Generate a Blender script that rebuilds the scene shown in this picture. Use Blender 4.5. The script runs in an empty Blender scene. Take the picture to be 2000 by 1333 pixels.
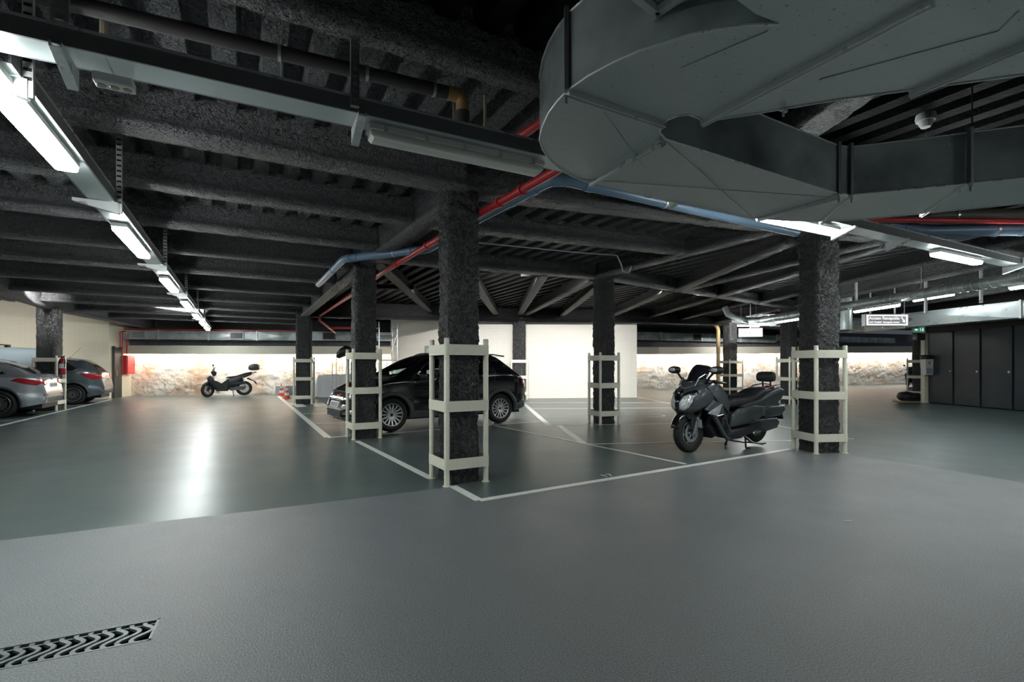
import bpy, bmesh, math, random
from mathutils import Vector, Matrix, noise
from mathutils.bvhtree import BVHTree
random.seed(7)
PI = math.pi
SC = bpy.context.scene
COL = SC.collection

# ------------------------------------------------------------------ camera, world, exposure
EYE = 1.30            # eye height in metres
FPX, HOR = 960.0, 715.0
cd = bpy.data.cameras.new('camera'); cam = bpy.data.objects.new('camera', cd); COL.objects.link(cam)
cam.location = (0, 0, EYE); cam.rotation_euler = (PI / 2, 0, 0)
cd.sensor_width = 36.0; cd.lens = 36.0 * FPX / 2000.0; cd.shift_y = (HOR - 666.5) / 2000.0
cd.clip_start = 0.05; cd.clip_end = 200
SC.camera = cam
w = bpy.data.worlds.new('world'); SC.world = w; w.use_nodes = True
w.node_tree.nodes['Background'].inputs[0].default_value = (0.75, 0.85, 1.0, 1)
w.node_tree.nodes['Background'].inputs[1].default_value = 0.02
SC.view_settings.view_transform = 'Standard'; SC.view_settings.look = 'None'
SC.view_settings.gamma = 1.0; SC.view_settings.use_curve_mapping = False
SC.view_settings.exposure = 1.95
LAMP = 20.0           # radiance of a lit luminaire diffuser
COVE = 18.0           # radiance of the hidden strips washing the rock wall
FILLW = 15.0          # watts of an added, unseen wall washer
try:
    SC.cycles.use_denoising = True
    SC.cycles.max_bounces = 8; SC.cycles.sample_clamp_indirect = 8
except Exception: pass

def gp(px, py):                      # a floor point
    z = FPX * EYE / (py - HOR); return Vector(((px - 1000) / FPX * z, z, 0))
def hp(px, py, h):                   # a point at height h
    z = FPX * (EYE - h) / (py - HOR); return Vector(((px - 1000) / FPX * z, z, h))
def dp(px, py, y):                   # a point at depth y
    return Vector(((px - 1000) / FPX * y, y, EYE + (HOR - py) / FPX * y))

# ------------------------------------------------------------------ materials
MATS = {}
def mat(name, color, rough=.5, metal=0., bump=None, var=None, spec=.5, emit=None, trans=None, coat=0., alpha=1., rvar=None, coords='Object'):
    """bump = list of (scale, strength, distance, kind); var = (scale, color2, lo, hi[, stretch])"""
    if name in MATS: return MATS[name]
    m = bpy.data.materials.new(name); m.use_nodes = True; MATS[name] = m
    nt = m.node_tree; b = nt.nodes['Principled BSDF']
    b.inputs['Base Color'].default_value = (*color, 1); b.inputs['Roughness'].default_value = rough
    b.inputs['Metallic'].default_value = metal; b.inputs['Specular IOR Level'].default_value = spec
    b.inputs['Coat Weight'].default_value = coat; b.inputs['Coat Roughness'].default_value = .06
    b.inputs['Alpha'].default_value = alpha
    if trans: b.inputs['Transmission Weight'].default_value = trans; b.inputs['IOR'].default_value = 1.45
    if emit: b.inputs['Emission Color'].default_value = (*emit[0], 1); b.inputs['Emission Strength'].default_value = emit[1]
    tc = nt.nodes.new('ShaderNodeTexCoord')
    def src(stretch=None):
        if not stretch: return tc.outputs[coords]
        mp = nt.nodes.new('ShaderNodeMapping'); mp.inputs['Scale'].default_value = stretch[:3]
        if len(stretch) > 3: mp.inputs['Rotation'].default_value = (0, 0, stretch[3])
        nt.links.new(tc.outputs[coords], mp.inputs[0]); return mp.outputs[0]
    if var:
        n = nt.nodes.new('ShaderNodeTexNoise'); n.inputs['Scale'].default_value = var[0]; n.inputs['Detail'].default_value = 6
        nt.links.new(src(var[4] if len(var) > 4 else None), n.inputs['Vector'])
        r = nt.nodes.new('ShaderNodeMapRange'); r.inputs[1].default_value = var[2]; r.inputs[2].default_value = var[3]
        nt.links.new(n.outputs['Fac'], r.inputs[0])
        mx = nt.nodes.new('ShaderNodeMix'); mx.data_type = 'RGBA'
        mx.inputs[6].default_value = (*color, 1); mx.inputs[7].default_value = (*var[1], 1)
        nt.links.new(r.outputs[0], mx.inputs[0]); nt.links.new(mx.outputs[2], b.inputs['Base Color'])
    if rvar:     # (scale, lo, hi, stretch)
        n = nt.nodes.new('ShaderNodeTexNoise'); n.inputs['Scale'].default_value = rvar[0]; n.inputs['Detail'].default_value = 5
        nt.links.new(src(rvar[3] if len(rvar) > 3 else None), n.inputs['Vector'])
        r = nt.nodes.new('ShaderNodeMapRange'); r.inputs[1].default_value = .35; r.inputs[2].default_value = .65
        r.inputs[3].default_value = rvar[1]; r.inputs[4].default_value = rvar[2]
        nt.links.new(n.outputs['Fac'], r.inputs[0]); nt.links.new(r.outputs[0], b.inputs['Roughness'])
    last = None
    for bb in (bump or []):
        kind = bb[3] if len(bb) > 3 else 'noise'
        if kind == 'voronoi':
            n = nt.nodes.new('ShaderNodeTexVoronoi'); n.inputs['Scale'].default_value = bb[0]; o = n.outputs['Distance']
        else:
            n = nt.nodes.new('ShaderNodeTexNoise'); n.inputs['Scale'].default_value = bb[0]; n.inputs['Detail'].default_value = 3; o = n.outputs['Fac']
        nt.links.new(src(bb[4] if len(bb) > 4 else None), n.inputs['Vector'])
        bp = nt.nodes.new('ShaderNodeBump'); bp.inputs['Strength'].default_value = bb[1]; bp.inputs['Distance'].default_value = bb[2]
        nt.links.new(o, bp.inputs['Height'])
        if last: nt.links.new(last, bp.inputs['Normal'])
        last = bp.outputs[0]
    if last: nt.links.new(last, b.inputs['Normal'])
    return m

def brick_mat(name, c1, c2, mortar, rot=0., scale=1., w_=.4, h_=.12, gap=.006):
    m = bpy.data.materials.new(name); m.use_nodes = True; nt = m.node_tree; b = nt.nodes['Principled BSDF']
    b.inputs['Roughness'].default_value = .6
    uv = nt.nodes.new('ShaderNodeUVMap')
    br = nt.nodes.new('ShaderNodeTexBrick'); br.inputs['Scale'].default_value = 1
    br.inputs['Color1'].default_value = (*c1, 1); br.inputs['Color2'].default_value = (*c2, 1); br.inputs['Mortar'].default_value = (*mortar, 1)
    br.inputs['Brick Width'].default_value = w_; br.inputs['Row Height'].default_value = h_; br.inputs['Mortar Size'].default_value = gap
    nt.links.new(uv.outputs[0], br.inputs['Vector']); nt.links.new(br.outputs['Color'], b.inputs['Base Color'])
    bp = nt.nodes.new('ShaderNodeBump'); bp.inputs['Strength'].default_value = .6; bp.inputs['Distance'].default_value = .01; bp.invert = True
    nt.links.new(br.outputs['Fac'], bp.inputs['Height']); nt.links.new(bp.outputs[0], b.inputs['Normal'])
    return m

SPRAY = mat('sprayed black plaster', (.055, .055, .06), .32, bump=[(19, 1., .30), (55, 1., .10)], spec=1., rvar=(18, .285, .36))
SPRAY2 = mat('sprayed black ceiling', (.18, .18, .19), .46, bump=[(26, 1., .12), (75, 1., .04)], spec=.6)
SHADEB = mat('shaded black ceiling', (.005, .005, .006), .6, bump=[(40, .5, .02)], spec=.2)  # near-black colour stands in for shade on the unlit deck and beams
SHADEBEAM = mat('shaded black beam', (.011, .011, .012), .5, bump=[(26, 1., .08), (70, .7, .03)], spec=.5)  # beam spray darkened, shade of the unlit bay put into its colour
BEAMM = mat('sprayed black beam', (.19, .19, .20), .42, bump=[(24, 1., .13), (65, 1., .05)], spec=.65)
CREAM = mat('cream painted steel', (.86, .84, .70), .4, var=(9, (.76, .74, .60), .55, .75), bump=[(60, .12, .005)])
CREAMW = mat('cream painted render', (.74, .70, .58), .7)
GALV = mat('galvanised sheet', (.60, .66, .67), .34, .45, var=(2.2, (.27, .31, .31), .35, .7), bump=[(140, .05, .004)], rvar=(3.0, .3, .5))
GALVD = mat('dull galvanised sheet', (.52, .58, .59), .36, .4, var=(2.6, (.22, .25, .25), .35, .7), bump=[(160, .05, .004)], rvar=(4.0, .33, .55))
SPOT = mat('speckled galvanised sheet', (.55, .60, .595), .36, .4, var=(55, (.30, .32, .32), .64, .68), bump=[(160, .05, .004)])
PROFILE = mat('galvanised profile', (.70, .72, .71), .35, .5, rvar=(8, .25, .5))
TRAYM = mat('cable tray sheet', (.68, .76, .77), .36, .3, var=(1.2, (.60, .68, .69), .4, .7, (1, 1, 1)), rvar=(5, .28, .42))
TRAYD = mat('dark tray side', (.27, .28, .285), .45, .6)
STEEL = mat('steel', (.55, .56, .57), .3, .9)
REDP = mat('red pipe paint', (.55, .035, .04), .35)
BLUEP = mat('blue grey plastic pipe', (.16, .25, .36), .3)
BROWN = mat('black painted pipe', (.055, .05, .048), .42)
ORANGE = mat('ochre plastic', (.42, .25, .10), .45)
BEIGE = mat('beige pipe', (.45, .38, .26), .5)
BLACK = mat('black plastic', (.018, .018, .02), .45)
SATIN = mat('satin charcoal bodywork', (.085, .098, .108), .3, .35, coat=.3)
SEATM = mat('black vinyl', (.03, .031, .034), .5, bump=[(300, .1, .001)])
TYRE = mat('tyre rubber', (.018, .018, .019), .65)
ALLOY = mat('silver alloy', (.62, .62, .63), .28, .8)
DALLOY = mat('grey alloy', (.35, .36, .37), .3, .8)
CHROME = mat('chrome', (.8, .8, .8), .1, 1.)
GLOSS = mat('black car paint', (.006, .006, .008), .12, coat=1.)
SILVER = mat('silver car paint', (.52, .55, .60), .26, .6, coat=.8)
SLATE = mat('blue grey car paint', (.15, .19, .22), .25, .6, coat=.8)
VANP = mat('pale blue grey van paint', (.30, .38, .42), .35, coat=.5)
GLASSD = mat('dark tinted glass', (.012, .015, .016), .05, coat=.6)
CLAD = mat('grey plastic cladding', (.07, .075, .082), .5)
LRED = mat('red tail lamp', (.45, .01, .02), .12, coat=1.)
LCLR = mat('clear lamp lens', (.8, .82, .84), .15, .5, coat=1., bump=[(60, .5, .01, 'voronoi')])
PLATE = mat('white plate', (.75, .77, .78), .4)
BADGE = mat('grey badge ink', (.15, .16, .17), .5)
WHITEP = mat('white plastic', (.78, .78, .75), .4)
LENSOFF = mat('unlit diffuser', (.88, .88, .80), .28)
LIT = mat('lit diffuser', (1, 1, 1), .5, emit=((.93, 1., .98), LAMP))
FARLIT = mat('lit tube', (1, 1, 1), .5, emit=((.93, 1., .98), LAMP * .9))
COVEM = mat('lit cove strip', (1, 1, 1), .5, emit=((1., .985, .96), COVE))
PAINTL = mat('white floor paint', (.86, .88, .84), .33, var=(14, (.74, .76, .73), .5, .75))
CARD = mat('cardboard', (.42, .30, .19), .8)
SHEET = mat('white dust sheet', (.72, .74, .76), .85, bump=[(5, .4, .05)])
BAG = mat('black bin bag', (.012, .013, .014), .3, bump=[(25, .9, .03)])
CONE = mat('orange red cone', (.75, .09, .04), .45)
GREYB = mat('light grey box', (.42, .45, .50), .5)
def teal_glass():
    m = bpy.data.materials.new('green tinted glass'); m.use_nodes = True; nt = m.node_tree
    o = nt.nodes['Material Output']; nt.nodes.remove(nt.nodes['Principled BSDF'])
    t = nt.nodes.new('ShaderNodeBsdfTransparent'); t.inputs[0].default_value = (.74, .88, .85, 1)
    g = nt.nodes.new('ShaderNodeBsdfGlossy'); g.inputs['Roughness'].default_value = .03
    mx = nt.nodes.new('ShaderNodeMixShader'); fr = nt.nodes.new('ShaderNodeFresnel'); fr.inputs[0].default_value = 1.5
    nt.links.new(fr.outputs[0], mx.inputs[0]); nt.links.new(t.outputs[0], mx.inputs[1]); nt.links.new(g.outputs[0], mx.inputs[2])
    nt.links.new(mx.outputs[0], o.inputs[0]); return m
TEAL = teal_glass()

def rock_mat():
    m = bpy.data.materials.new('bare rock'); m.use_nodes = True; nt = m.node_tree; b = nt.nodes['Principled BSDF']
    b.inputs['Roughness'].default_value = .85
    tc = nt.nodes.new('ShaderNodeTexCoord')
    def nz(s, d=6):
        n = nt.nodes.new('ShaderNodeTexNoise'); n.inputs['Scale'].default_value = s; n.inputs['Detail'].default_value = d
        nt.links.new(tc.outputs['Object'], n.inputs['Vector']); return n.outputs['Fac']
    def ramp(fac, stops):
        r = nt.nodes.new('ShaderNodeValToRGB'); el = r.color_ramp.elements
        while len(el) < len(stops): el.new(.5)
        for e, (p, c) in zip(el, stops): e.position = p; e.color = (*c, 1)
        nt.links.new(fac, r.inputs[0]); return r.outputs[0]
    a = ramp(nz(.9), [(.36, (.86, .84, .81)), (.48, (.82, .77, .72)), (.58, (.76, .64, .55)), (.68, (.66, .46, .34))])
    c = ramp(nz(7), [(.32, (.50, .42, .36)), (.40, (.90, .87, .84)), (.8, (1, 1, 1))])
    mx = nt.nodes.new('ShaderNodeMix'); mx.data_type = 'RGBA'; mx.blend_type = 'MULTIPLY'; mx.inputs[0].default_value = .65
    nt.links.new(a, mx.inputs[6]); nt.links.new(c, mx.inputs[7]); nt.links.new(mx.outputs[2], b.inputs['Base Color'])
    bp = nt.nodes.new('ShaderNodeBump'); bp.inputs['Strength'].default_value = .9; bp.inputs['Distance'].default_value = .06
    bp.inputs['Distance'].default_value = .035; nt.links.new(nz(9, 8), bp.inputs['Height']); nt.links.new(bp.outputs[0], b.inputs['Normal'])
    return m
ROCK = rock_mat()

def floor_mat(name, c1, c2, rough_lo, rough_hi, bumps, coat=0.):
    m = mat(name, c1, .3, var=(.5, c2, .35, .7), bump=bumps, rvar=(1.6, rough_lo, rough_hi), spec=.5, coat=coat)
    return m
EPOXY = floor_mat('glossy green grey epoxy', (.088, .118, .116), (.115, .145, .142), .31, .35, [(70, .04, .002)])
GRITF = mat('anti-slip grey coating', (.120, .132, .140), .36, var=(130, (.26, .28, .29), .38, .64), bump=[(110, .5, .008), (260, .5, .005)], rvar=(1.3, .285, .37), spec=.5)

# ------------------------------------------------------------------ mesh builder
class MB:
    def __init__(s): s.v = []; s.f = []
    def add(s, vs, fs):
        o = len(s.v); s.v += [tuple(v) for v in vs]; s.f += [tuple(i + o for i in f) for f in fs]; return s
    def box(s, cx, cy, cz, sx, sy, sz, rz=0.):
        c, n = math.cos(rz), math.sin(rz); vs = []
        for dz in (-.5, .5):
            for dx, dy in ((-.5, -.5), (.5, -.5), (.5, .5), (-.5, .5)):
                x, y = dx * sx, dy * sy; vs.append((cx + x * c - y * n, cy + x * n + y * c, cz + dz * sz))
        return s.add(vs, [(3, 2, 1, 0), (4, 5, 6, 7), (0, 1, 5, 4), (1, 2, 6, 5), (2, 3, 7, 6), (3, 0, 4, 7)])
    def bar(s, p0, p1, w_, h_, up=(0, 0, 1)):      # rectangular bar between two points
        p0, p1 = Vector(p0), Vector(p1); d = (p1 - p0).normalized(); u = Vector(up)
        sd = d.cross(u)
        if sd.length < 1e-4: sd = d.cross(Vector((1, 0, 0)))
        sd.normalize(); u = sd.cross(d).normalized(); vs = []
        for p in (p0, p1):
            for a, b in ((-.5, -.5), (.5, -.5), (.5, .5), (-.5, .5)): vs.append(p + sd * a * w_ + u * b * h_)
        return s.add(vs, [(0, 1, 2, 3), (7, 6, 5, 4), (4, 5, 1, 0), (5, 6, 2, 1), (6, 7, 3, 2), (7, 4, 0, 3)])
    def tube(s, pts, r, n=12, caps=True, closed=False):
        pts = [Vector(p) for p in pts]; k = len(pts); rs = r if isinstance(r, (list, tuple)) else [r] * k
        o = len(s.v); prev = None
        for i, p in enumerate(pts):
            if closed: t = (pts[(i + 1) % k] - pts[i - 1]).normalized()
            else: t = (pts[min(i + 1, k - 1)] - pts[max(i - 1, 0)]).normalized()
            if prev is None:
                a = Vector((0, 0, 1)) if abs(t.z) < .9 else Vector((1, 0, 0)); u = t.cross(a).normalized()
            else:
                u = (prev - t * prev.dot(t)).normalized()
            prev = u; v = t.cross(u)
            for j in range(n):
                q = 2 * PI * j / n; s.v.append(tuple(p + (u * math.cos(q) + v * math.sin(q)) * rs[i]))
        for i in range(k if closed else k - 1):
            a = o + i * n; b = o + ((i + 1) % k) * n
            for j in range(n): s.f.append((a + j, a + (j + 1) % n, b + (j + 1) % n, b + j))
        if caps and not closed:
            s.f.append(tuple(o + j for j in reversed(range(n)))); s.f.append(tuple(o + (k - 1) * n + j for j in range(n)))
        return s
    def cyl(s, p0, p1, r, n=16): return s.tube([p0, p1], r, n)
    def prism(s, poly, z0, z1):
        n = len(poly); vs = [(x, y, z0) for x, y in poly] + [(x, y, z1) for x, y in poly]
        fs = [tuple(reversed(range(n))), tuple(range(n, 2 * n))] + [(i, (i + 1) % n, n + (i + 1) % n, n + i) for i in range(n)]
        return s.add(vs, fs)
    def lathe(s, prof, c, axis='z', n=32, closed=False):     # prof = (r, h)
        o = len(s.v); c = Vector(c)
        for r, h in prof:
            for j in range(n):
                q = 2 * PI * j / n; a, b = r * math.cos(q), r * math.sin(q)
                s.v.append(tuple(c + (Vector((a, b, h)) if axis == 'z' else Vector((a, h, b)) if axis == 'y' else Vector((h, a, b)))))
        m = len(prof)
        for i in range(m if closed else m - 1):
            a = o + i * n; b = o + ((i + 1) % m) * n
            for j in range(n): s.f.append((a + j, a + (j + 1) % n, b + (j + 1) % n, b + j))
        return s
    def loft(s, secs, n=20, cap=True):        # secs: (x, zc, hw, hh, exponent[, yc])
        o = len(s.v)
        for q in secs:
            x, zc, hw, hh = q[:4]; e = q[4] if len(q) > 4 else 2.; yc = q[5] if len(q) > 5 else 0.
            for j in range(n):
                t = 2 * PI * j / n; c, d = math.cos(t), math.sin(t)
                s.v.append((x, yc + hw * math.copysign(abs(c) ** (2 / e), c), zc + hh * math.copysign(abs(d) ** (2 / e), d)))
        for i in range(len(secs) - 1):
            a = o + i * n; b = a + n
            for j in range(n): s.f.append((a + j, a + (j + 1) % n, b + (j + 1) % n, b + j))
        if cap: s.f.append(tuple(o + j for j in reversed(range(n)))); s.f.append(tuple(o + (len(secs) - 1) * n + j for j in range(n)))
        return s
    def pillow(s, prof, hw, inset=.86, y0=0., edge=.6):      # side outline (x,z) given a rounded thickness
        cx = sum(p[0] for p in prof) / len(prof); cz = sum(p[1] for p in prof) / len(prof); n = len(prof); o = len(s.v)
        for y, k in ((-hw, inset), (-hw * edge, 1), (hw * edge, 1), (hw, inset)):
            for x, z in prof: s.v.append((cx + (x - cx) * k, y0 + y, cz + (z - cz) * k))
        for i in range(3):
            a = o + i * n; b = a + n
            for j in range(n): s.f.append((a + j, b + j, b + (j + 1) % n, a + (j + 1) % n))
        s.f.append(tuple(o + j for j in range(n))); s.f.append(tuple(o + 3 * n + j for j in reversed(range(n))))
        return s
    def build(s, name, m, parent=None, smooth=False, subsurf=0, bevel=0., uv=None):
        me = bpy.data.meshes.new(name); me.from_pydata(s.v, [], s.f); me.update()
        bm = bmesh.new(); bm.from_mesh(me); bmesh.ops.recalc_face_normals(bm, faces=bm.faces)
        if bevel: bmesh.ops.bevel(bm, geom=list(bm.edges), offset=bevel, segments=1, affect='EDGES', clamp_overlap=True)
        bm.to_mesh(me); bm.free()
        me.materials.append(m)
        if smooth:
            me.polygons.foreach_set('use_smooth', [True] * len(me.polygons))
        o = bpy.data.objects.new(name, me); COL.objects.link(o)
        if subsurf:
            md = o.modifiers.new('subdivision', 'SUBSURF'); md.levels = subsurf; md.render_levels = subsurf
        elif smooth == 'auto':
            try: me.set_sharp_from_angle(angle=math.radians(40))
            except Exception: pass
        if parent: o.parent = parent
        if uv: uv(me)
        return o

def tag(o, label=None, cat=None, group=None, kind=None):
    if label: o['label'] = label
    if cat: o['category'] = cat
    if group: o['group'] = group
    if kind: o['kind'] = kind
    return o
def thing(name, label, cat, loc=(0, 0, 0), rz=0., group=None):
    o = bpy.data.objects.new(name, None); COL.objects.link(o); o.empty_display_size = .1
    o.location = loc; o.rotation_euler = (0, 0, rz); return tag(o, label, cat, group)
def kids(o): return [c for c in bpy.data.objects if c.parent == o]
KIDS = {}
def copy_tree(o, parent=None, cache=None):
    if cache is None:
        cache = {}
        for c in bpy.data.objects:
            if c.parent: cache.setdefault(c.parent.name, []).append(c)
    n = o.copy(); COL.objects.link(n); n.parent = parent
    for c in cache.get(o.name, []): copy_tree(c, n, cache)
    return n
def planar_uv(ax, ay):
    def f(me):
        l = me.uv_layers.new(name='UVMap')
        for p in me.polygons:
            for li in p.loop_indices:
                v = me.vertices[me.loops[li].vertex_index].co
                l.data[li].uv = (v.dot(Vector(ax)), v.dot(Vector(ay)))
    return f
def nzv(p, s): return noise.noise(Vector(p) * s)

# ------------------------------------------------------------------ floor
A = Vector((-.485, .875, 0)); B = Vector((.875, .485, 0))      # the two directions of the structural grid
bound = [gp(0, 1057), gp(250, 1026), gp(500, 998), gp(700, 974), gp(880, 952), gp(935, 980), gp(1546, 877), gp(1650, 888), gp(1800, 910), gp(2000, 944)]
bl = bound[0] + (bound[0] - bound[1]) * 3.; br_ = bound[-1] + (bound[-1] - bound[-2]) * 9.
bp_ = [bl] + bound + [br_]
far = [Vector((40, bp_[-1].y, 0)), Vector((40, 45, 0)), Vector((-32, 45, 0)), Vector((-32, bl.y, 0))]
fl = MB().prism([(p.x, p.y) for p in bp_] + [(p.x, p.y) for p in far], -.2, 0).build('floor', EPOXY); tag(fl, kind='structure')
near = [(40, bp_[-1].y), (40, -8), (-32, -8), (-32, bl.y)]
# hole in the near slab for the drain channel
d0, d1, d2, d3 = gp(316, 1207), gp(294, 1251), gp(-40, 1317), gp(-40, 1262)
du = (d2 - d1).normalized(); dv = Vector((-du.y, du.x, 0))
if (d0 - d1).dot(dv) < 0: dv = -dv
DW = .225; DL = 1.15; o0 = d1
poly = [(p.x, p.y) for p in bp_] + near
bm = bmesh.new()
outer = [bm.verts.new((x, y, 0)) for x, y in poly]
hole = [bm.verts.new(tuple(o0 + du * a + dv * b)) for a, b in ((0, 0), (DL, 0), (DL, DW), (0, DW))]
es = [bm.edges.new((outer[i], outer[(i + 1) % len(outer)])) for i in range(len(outer))] + [bm.edges.new((hole[i], hole[(i + 1) % 4])) for i in range(4)]
bmesh.ops.triangle_fill(bm, use_beauty=True, use_dissolve=False, edges=es)
ret = bmesh.ops.extrude_face_region(bm, geom=list(bm.faces))
for v in [g for g in ret['geom'] if isinstance(g, bmesh.types.BMVert)]: v.co.z -= .2
bmesh.ops.recalc_face_normals(bm, faces=bm.faces)
me = bpy.data.meshes.new('floor'); bm.to_mesh(me); bm.free(); me.materials.append(GRITF)
fn = bpy.data.objects.new('floor', me); COL.objects.link(fn); tag(fn, kind='structure')

NL = [0]
def line(p, q, wd=.09, par=fl, z=.0025):
    NL[0] += 1; z = .002 + .0004 * (NL[0] % 7)
    d = (q - p).normalized(); n = Vector((-d.y, d.x, 0)) * wd / 2
    MB().prism([((p + n).x, (p + n).y), ((q + n).x, (q + n).y), ((q - n).x, (q - n).y), ((p - n).x, (p - n).y)], 0, z).build('painted_line', PAINTL, par)
J = gp(936, 978)
line(J, gp(1546, 877.5), .09); line(gp(884, 950), J, .09)
line(gp(697, 862), gp(842, 935), .09)
line(gp(541, 772), gp(640, 855), .12); line(gp(640, 856), gp(688, 851), .05)
line(gp(967, 832), gp(1338, 907), .06)
line(gp(1020, 786), gp(1073, 832), .13); line(gp(1092, 832), gp(1140, 867), .13)
line(gp(938, 832), gp(1057, 824), .05); line(gp(1072, 832), gp(1327, 828), .05); line(gp(1146, 868), gp(1550, 861), .06)
line(gp(1022, 787), gp(1325, 787), .07); line(gp(1034, 799), gp(1325, 797), .06)
line(gp(1246, 776), gp(1325, 792), .07); line(gp(1505, 829), gp(1560, 840), .07)
line(gp(1243, 762), gp(1300, 766), .07)
line(gp(592, 809), gp(660, 808), .07); line(gp(616, 828), gp(690, 825), .05); line(gp(744, 849), gp(938, 832), .05)
line(gp(-120, 860), gp(216, 781), .1); line(gp(118, 794), gp(166, 791), .08); line(gp(-10, 823), gp(38, 821), .05)
line(gp(1654, 857), gp(1668, 858), .05)
for a, b, c, d in (((565, 788), (588, 788), (600, 795), (580, 796)), ((609, 788), (632, 787), (640, 793), (614, 795))):
    MB().prism([tuple(gp(*q)[:2]) for q in (a, b, c, d)], 0, .0025).build('painted_patch', PAINTL, fl)
def ring(c, r, wd, par=fl, a0=0, a1=2 * PI, sq=1.):
    n = 28; vs = []; fs = []
    for i in range(n + 1):
        t = a0 + (a1 - a0) * i / n
        for rr in (r - wd / 2, r + wd / 2): vs.append((c.x + rr * math.cos(t), c.y + rr * math.sin(t) * sq, .0035))
    for i in range(n): fs.append((2 * i, 2 * i + 1, 2 * i + 3, 2 * i + 2))
    return MB().add(vs, fs).build('painted_arc', PAINTL, par)
ring(gp(1272, 812), .33, .05, a0=-2.2, a1=1.4)
# ------------------------------------------------------------------ ceiling: trapezoid deck with sprayed beams under it
DECK = 3.53
def deck():
    mb = MB(); per = .31; s0, s1 = -6., 33.; t0, t1 = -22., 34.; t = t0; prof = []
    while t < t1:
        prof += [(t, DECK + .16), (t + .11, DECK + .16), (t + .14, DECK), (t + .28, DECK)]; t += per
    n = len(prof); segs = 13
    for i in range(segs + 1):
        s_ = s0 + (s1 - s0) * i / segs
        for a, z in prof: p = A * s_ + B * a; mb.v.append((p.x, p.y, z))
    fm_ = []
    for i in range(segs):
        for j in range(n - 1):
            t_ = prof[j][0]; sc_ = s0 + (s1 - s0) * (i + .5) / segs; fm_.append(1 if (sc_ < 2.9 or (sc_ > 9.0 and t_ > (2.0 if sc_ < 14 else 1.0) and t_ < 17)) else 0)  # index one: deck zones whose shade is painted in near-black
            mb.f.append((i * n + j, i * n + j + 1, (i + 1) * n + j + 1, (i + 1) * n + j))
    # closed top
    o = len(mb.v)
    for s_, a in ((s0, t0), (s0, t1), (s1, t1), (s1, t0)):
        p = A * s_ + B * a; mb.v.append((p.x, p.y, DECK + .35))
    mb.f.append((o, o + 1, o + 2, o + 3))
    o = mb.build('ceiling', SPRAY2); o.data.materials.append(SHADEB)
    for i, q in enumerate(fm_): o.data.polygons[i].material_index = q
    return o
ceil_ = deck(); tag(ceil_, kind='structure')
PROF = [(-.13, .0), (-.06, -.012), (.06, -.012), (.13, 0), (.145, .03), (.13, .065), (.085, .10), (.065, .16), (.06, .26), (.08, .5), (-.08, .5), (-.06, .26), (-.065, .16), (-.085, .10), (-.13, .065), (-.145, .03)]
def beam(p0, p1, wd=1., name='beam', rough=.012, seg=None, m=None):
    """sprayed I-beam; p0, p1 = centre line of its underside"""
    p0, p1 = Vector(p0), Vector(p1); L = (p1 - p0).length; d = (p1 - p0); d.z = 0; d.normalize(); sd = Vector((-d.y, d.x, 0))
    dist = min(p0.length, p1.length, ((p0 + p1) / 2).length)
    seg = seg or (.045 if dist < 6.5 else .09 if dist < 10 else .3 if dist < 15 else 1.2)
    n = max(2, int(L / seg)); mb = MB(); fine = []
    for i, (a, b) in enumerate(PROF):          # refine the profile on near beams
        a2, b2 = PROF[(i + 1) % len(PROF)]; q = max(1, int(math.hypot(a2 - a, b2 - b) / max(seg, .045))) if seg < .2 else 1
        fine += [(a + (a2 - a) * k / q, b + (b2 - b) * k / q) for k in range(q)]
    K = len(fine)
    for i in range(n + 1):
        c = p0.lerp(p1, i / n)
        for a, b in fine:
            zz = c.z + min(b, DECK + .05 - c.z) if b >= .5 else c.z + b
            if b > .26: zz = min(c.z + b * (DECK + .05 - c.z) / .5, DECK + .06)
            p = c + sd * a * wd; p.z = zz
            if seg < .2 and b < .45:
                nn = Vector((nzv(p, 14), nzv(p + Vector((7, 3, 1)), 14), nzv(p + Vector((1, 9, 5)), 14))); p += nn * rough + nn * rough * nzv(p, 3) * 2
            mb.v.append(tuple(p))
    for i in range(n):
        for j in range(K): a = i * K + j; b = i * K + (j + 1) % K; mb.f.append((a, b, b + K, a + K))
    mb.f.append(tuple(reversed(range(K)))); mb.f.append(tuple(n * K + j for j in range(K)))
    return mb.build(name, m or BEAMM, ceil_, smooth=True)
def AB(s, t, h): p = A * s + B * t; return Vector((p.x, p.y, h))
# left bay: beams run along B and end on the girder P1-P2-P3 (right) and the left girder
P = dict(P0=(-13.55, 14.4), P1=(-.61, 5.6), P2=(-2.70, 8.95), P3=(-7.15, 16.9), P4=(4.69, 7.52), P5=(2.09, 11.2), P6=(.28, 19.3), P7=(10.2, 23.0), P8=(9.40, 16.7), P9=(16.3, 19.6))
def on(p, q, s_):    # point of line pq (2d) whose A coordinate is s_
    p, q = Vector((*p, 0)), Vector((*q, 0)); a, b = p.dot(A), q.dot(A); return p.lerp(q, (s_ - a) / (b - a))
LEFTG = [(-9.3, 4.5), (-11.8, 11.3), (-13.6, 14.5), (-15.9, 21.8)]
MIDG = [P['P1'], P['P2'], P['P3'], (-8.7, 20.5)]
def onpoly(pl, s_):
    for a, b in zip(pl, pl[1:]):
        sa, sb = Vector((*a, 0)).dot(A), Vector((*b, 0)).dot(A)
        if sa <= s_ <= sb: return on(a, b, s_)
    a, b = (pl[0], pl[1]) if s_ < Vector((*pl[0], 0)).dot(A) else (pl[-2], pl[-1])
    return on(a, b, s_)
for s_, h in ((5.02, 3.22), (6.50, 3.22), (8.12, 3.20), (9.85, 3.18), (11.7, 3.16), (13.9, 3.14), (16.1, 3.12), (18.3, 3.10), (20.5, 3.08), (22.7, 3.06)):
    a, b = onpoly(LEFTG, s_), onpoly(MIDG, s_); a.z = b.z = h; beam(a, b)
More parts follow.
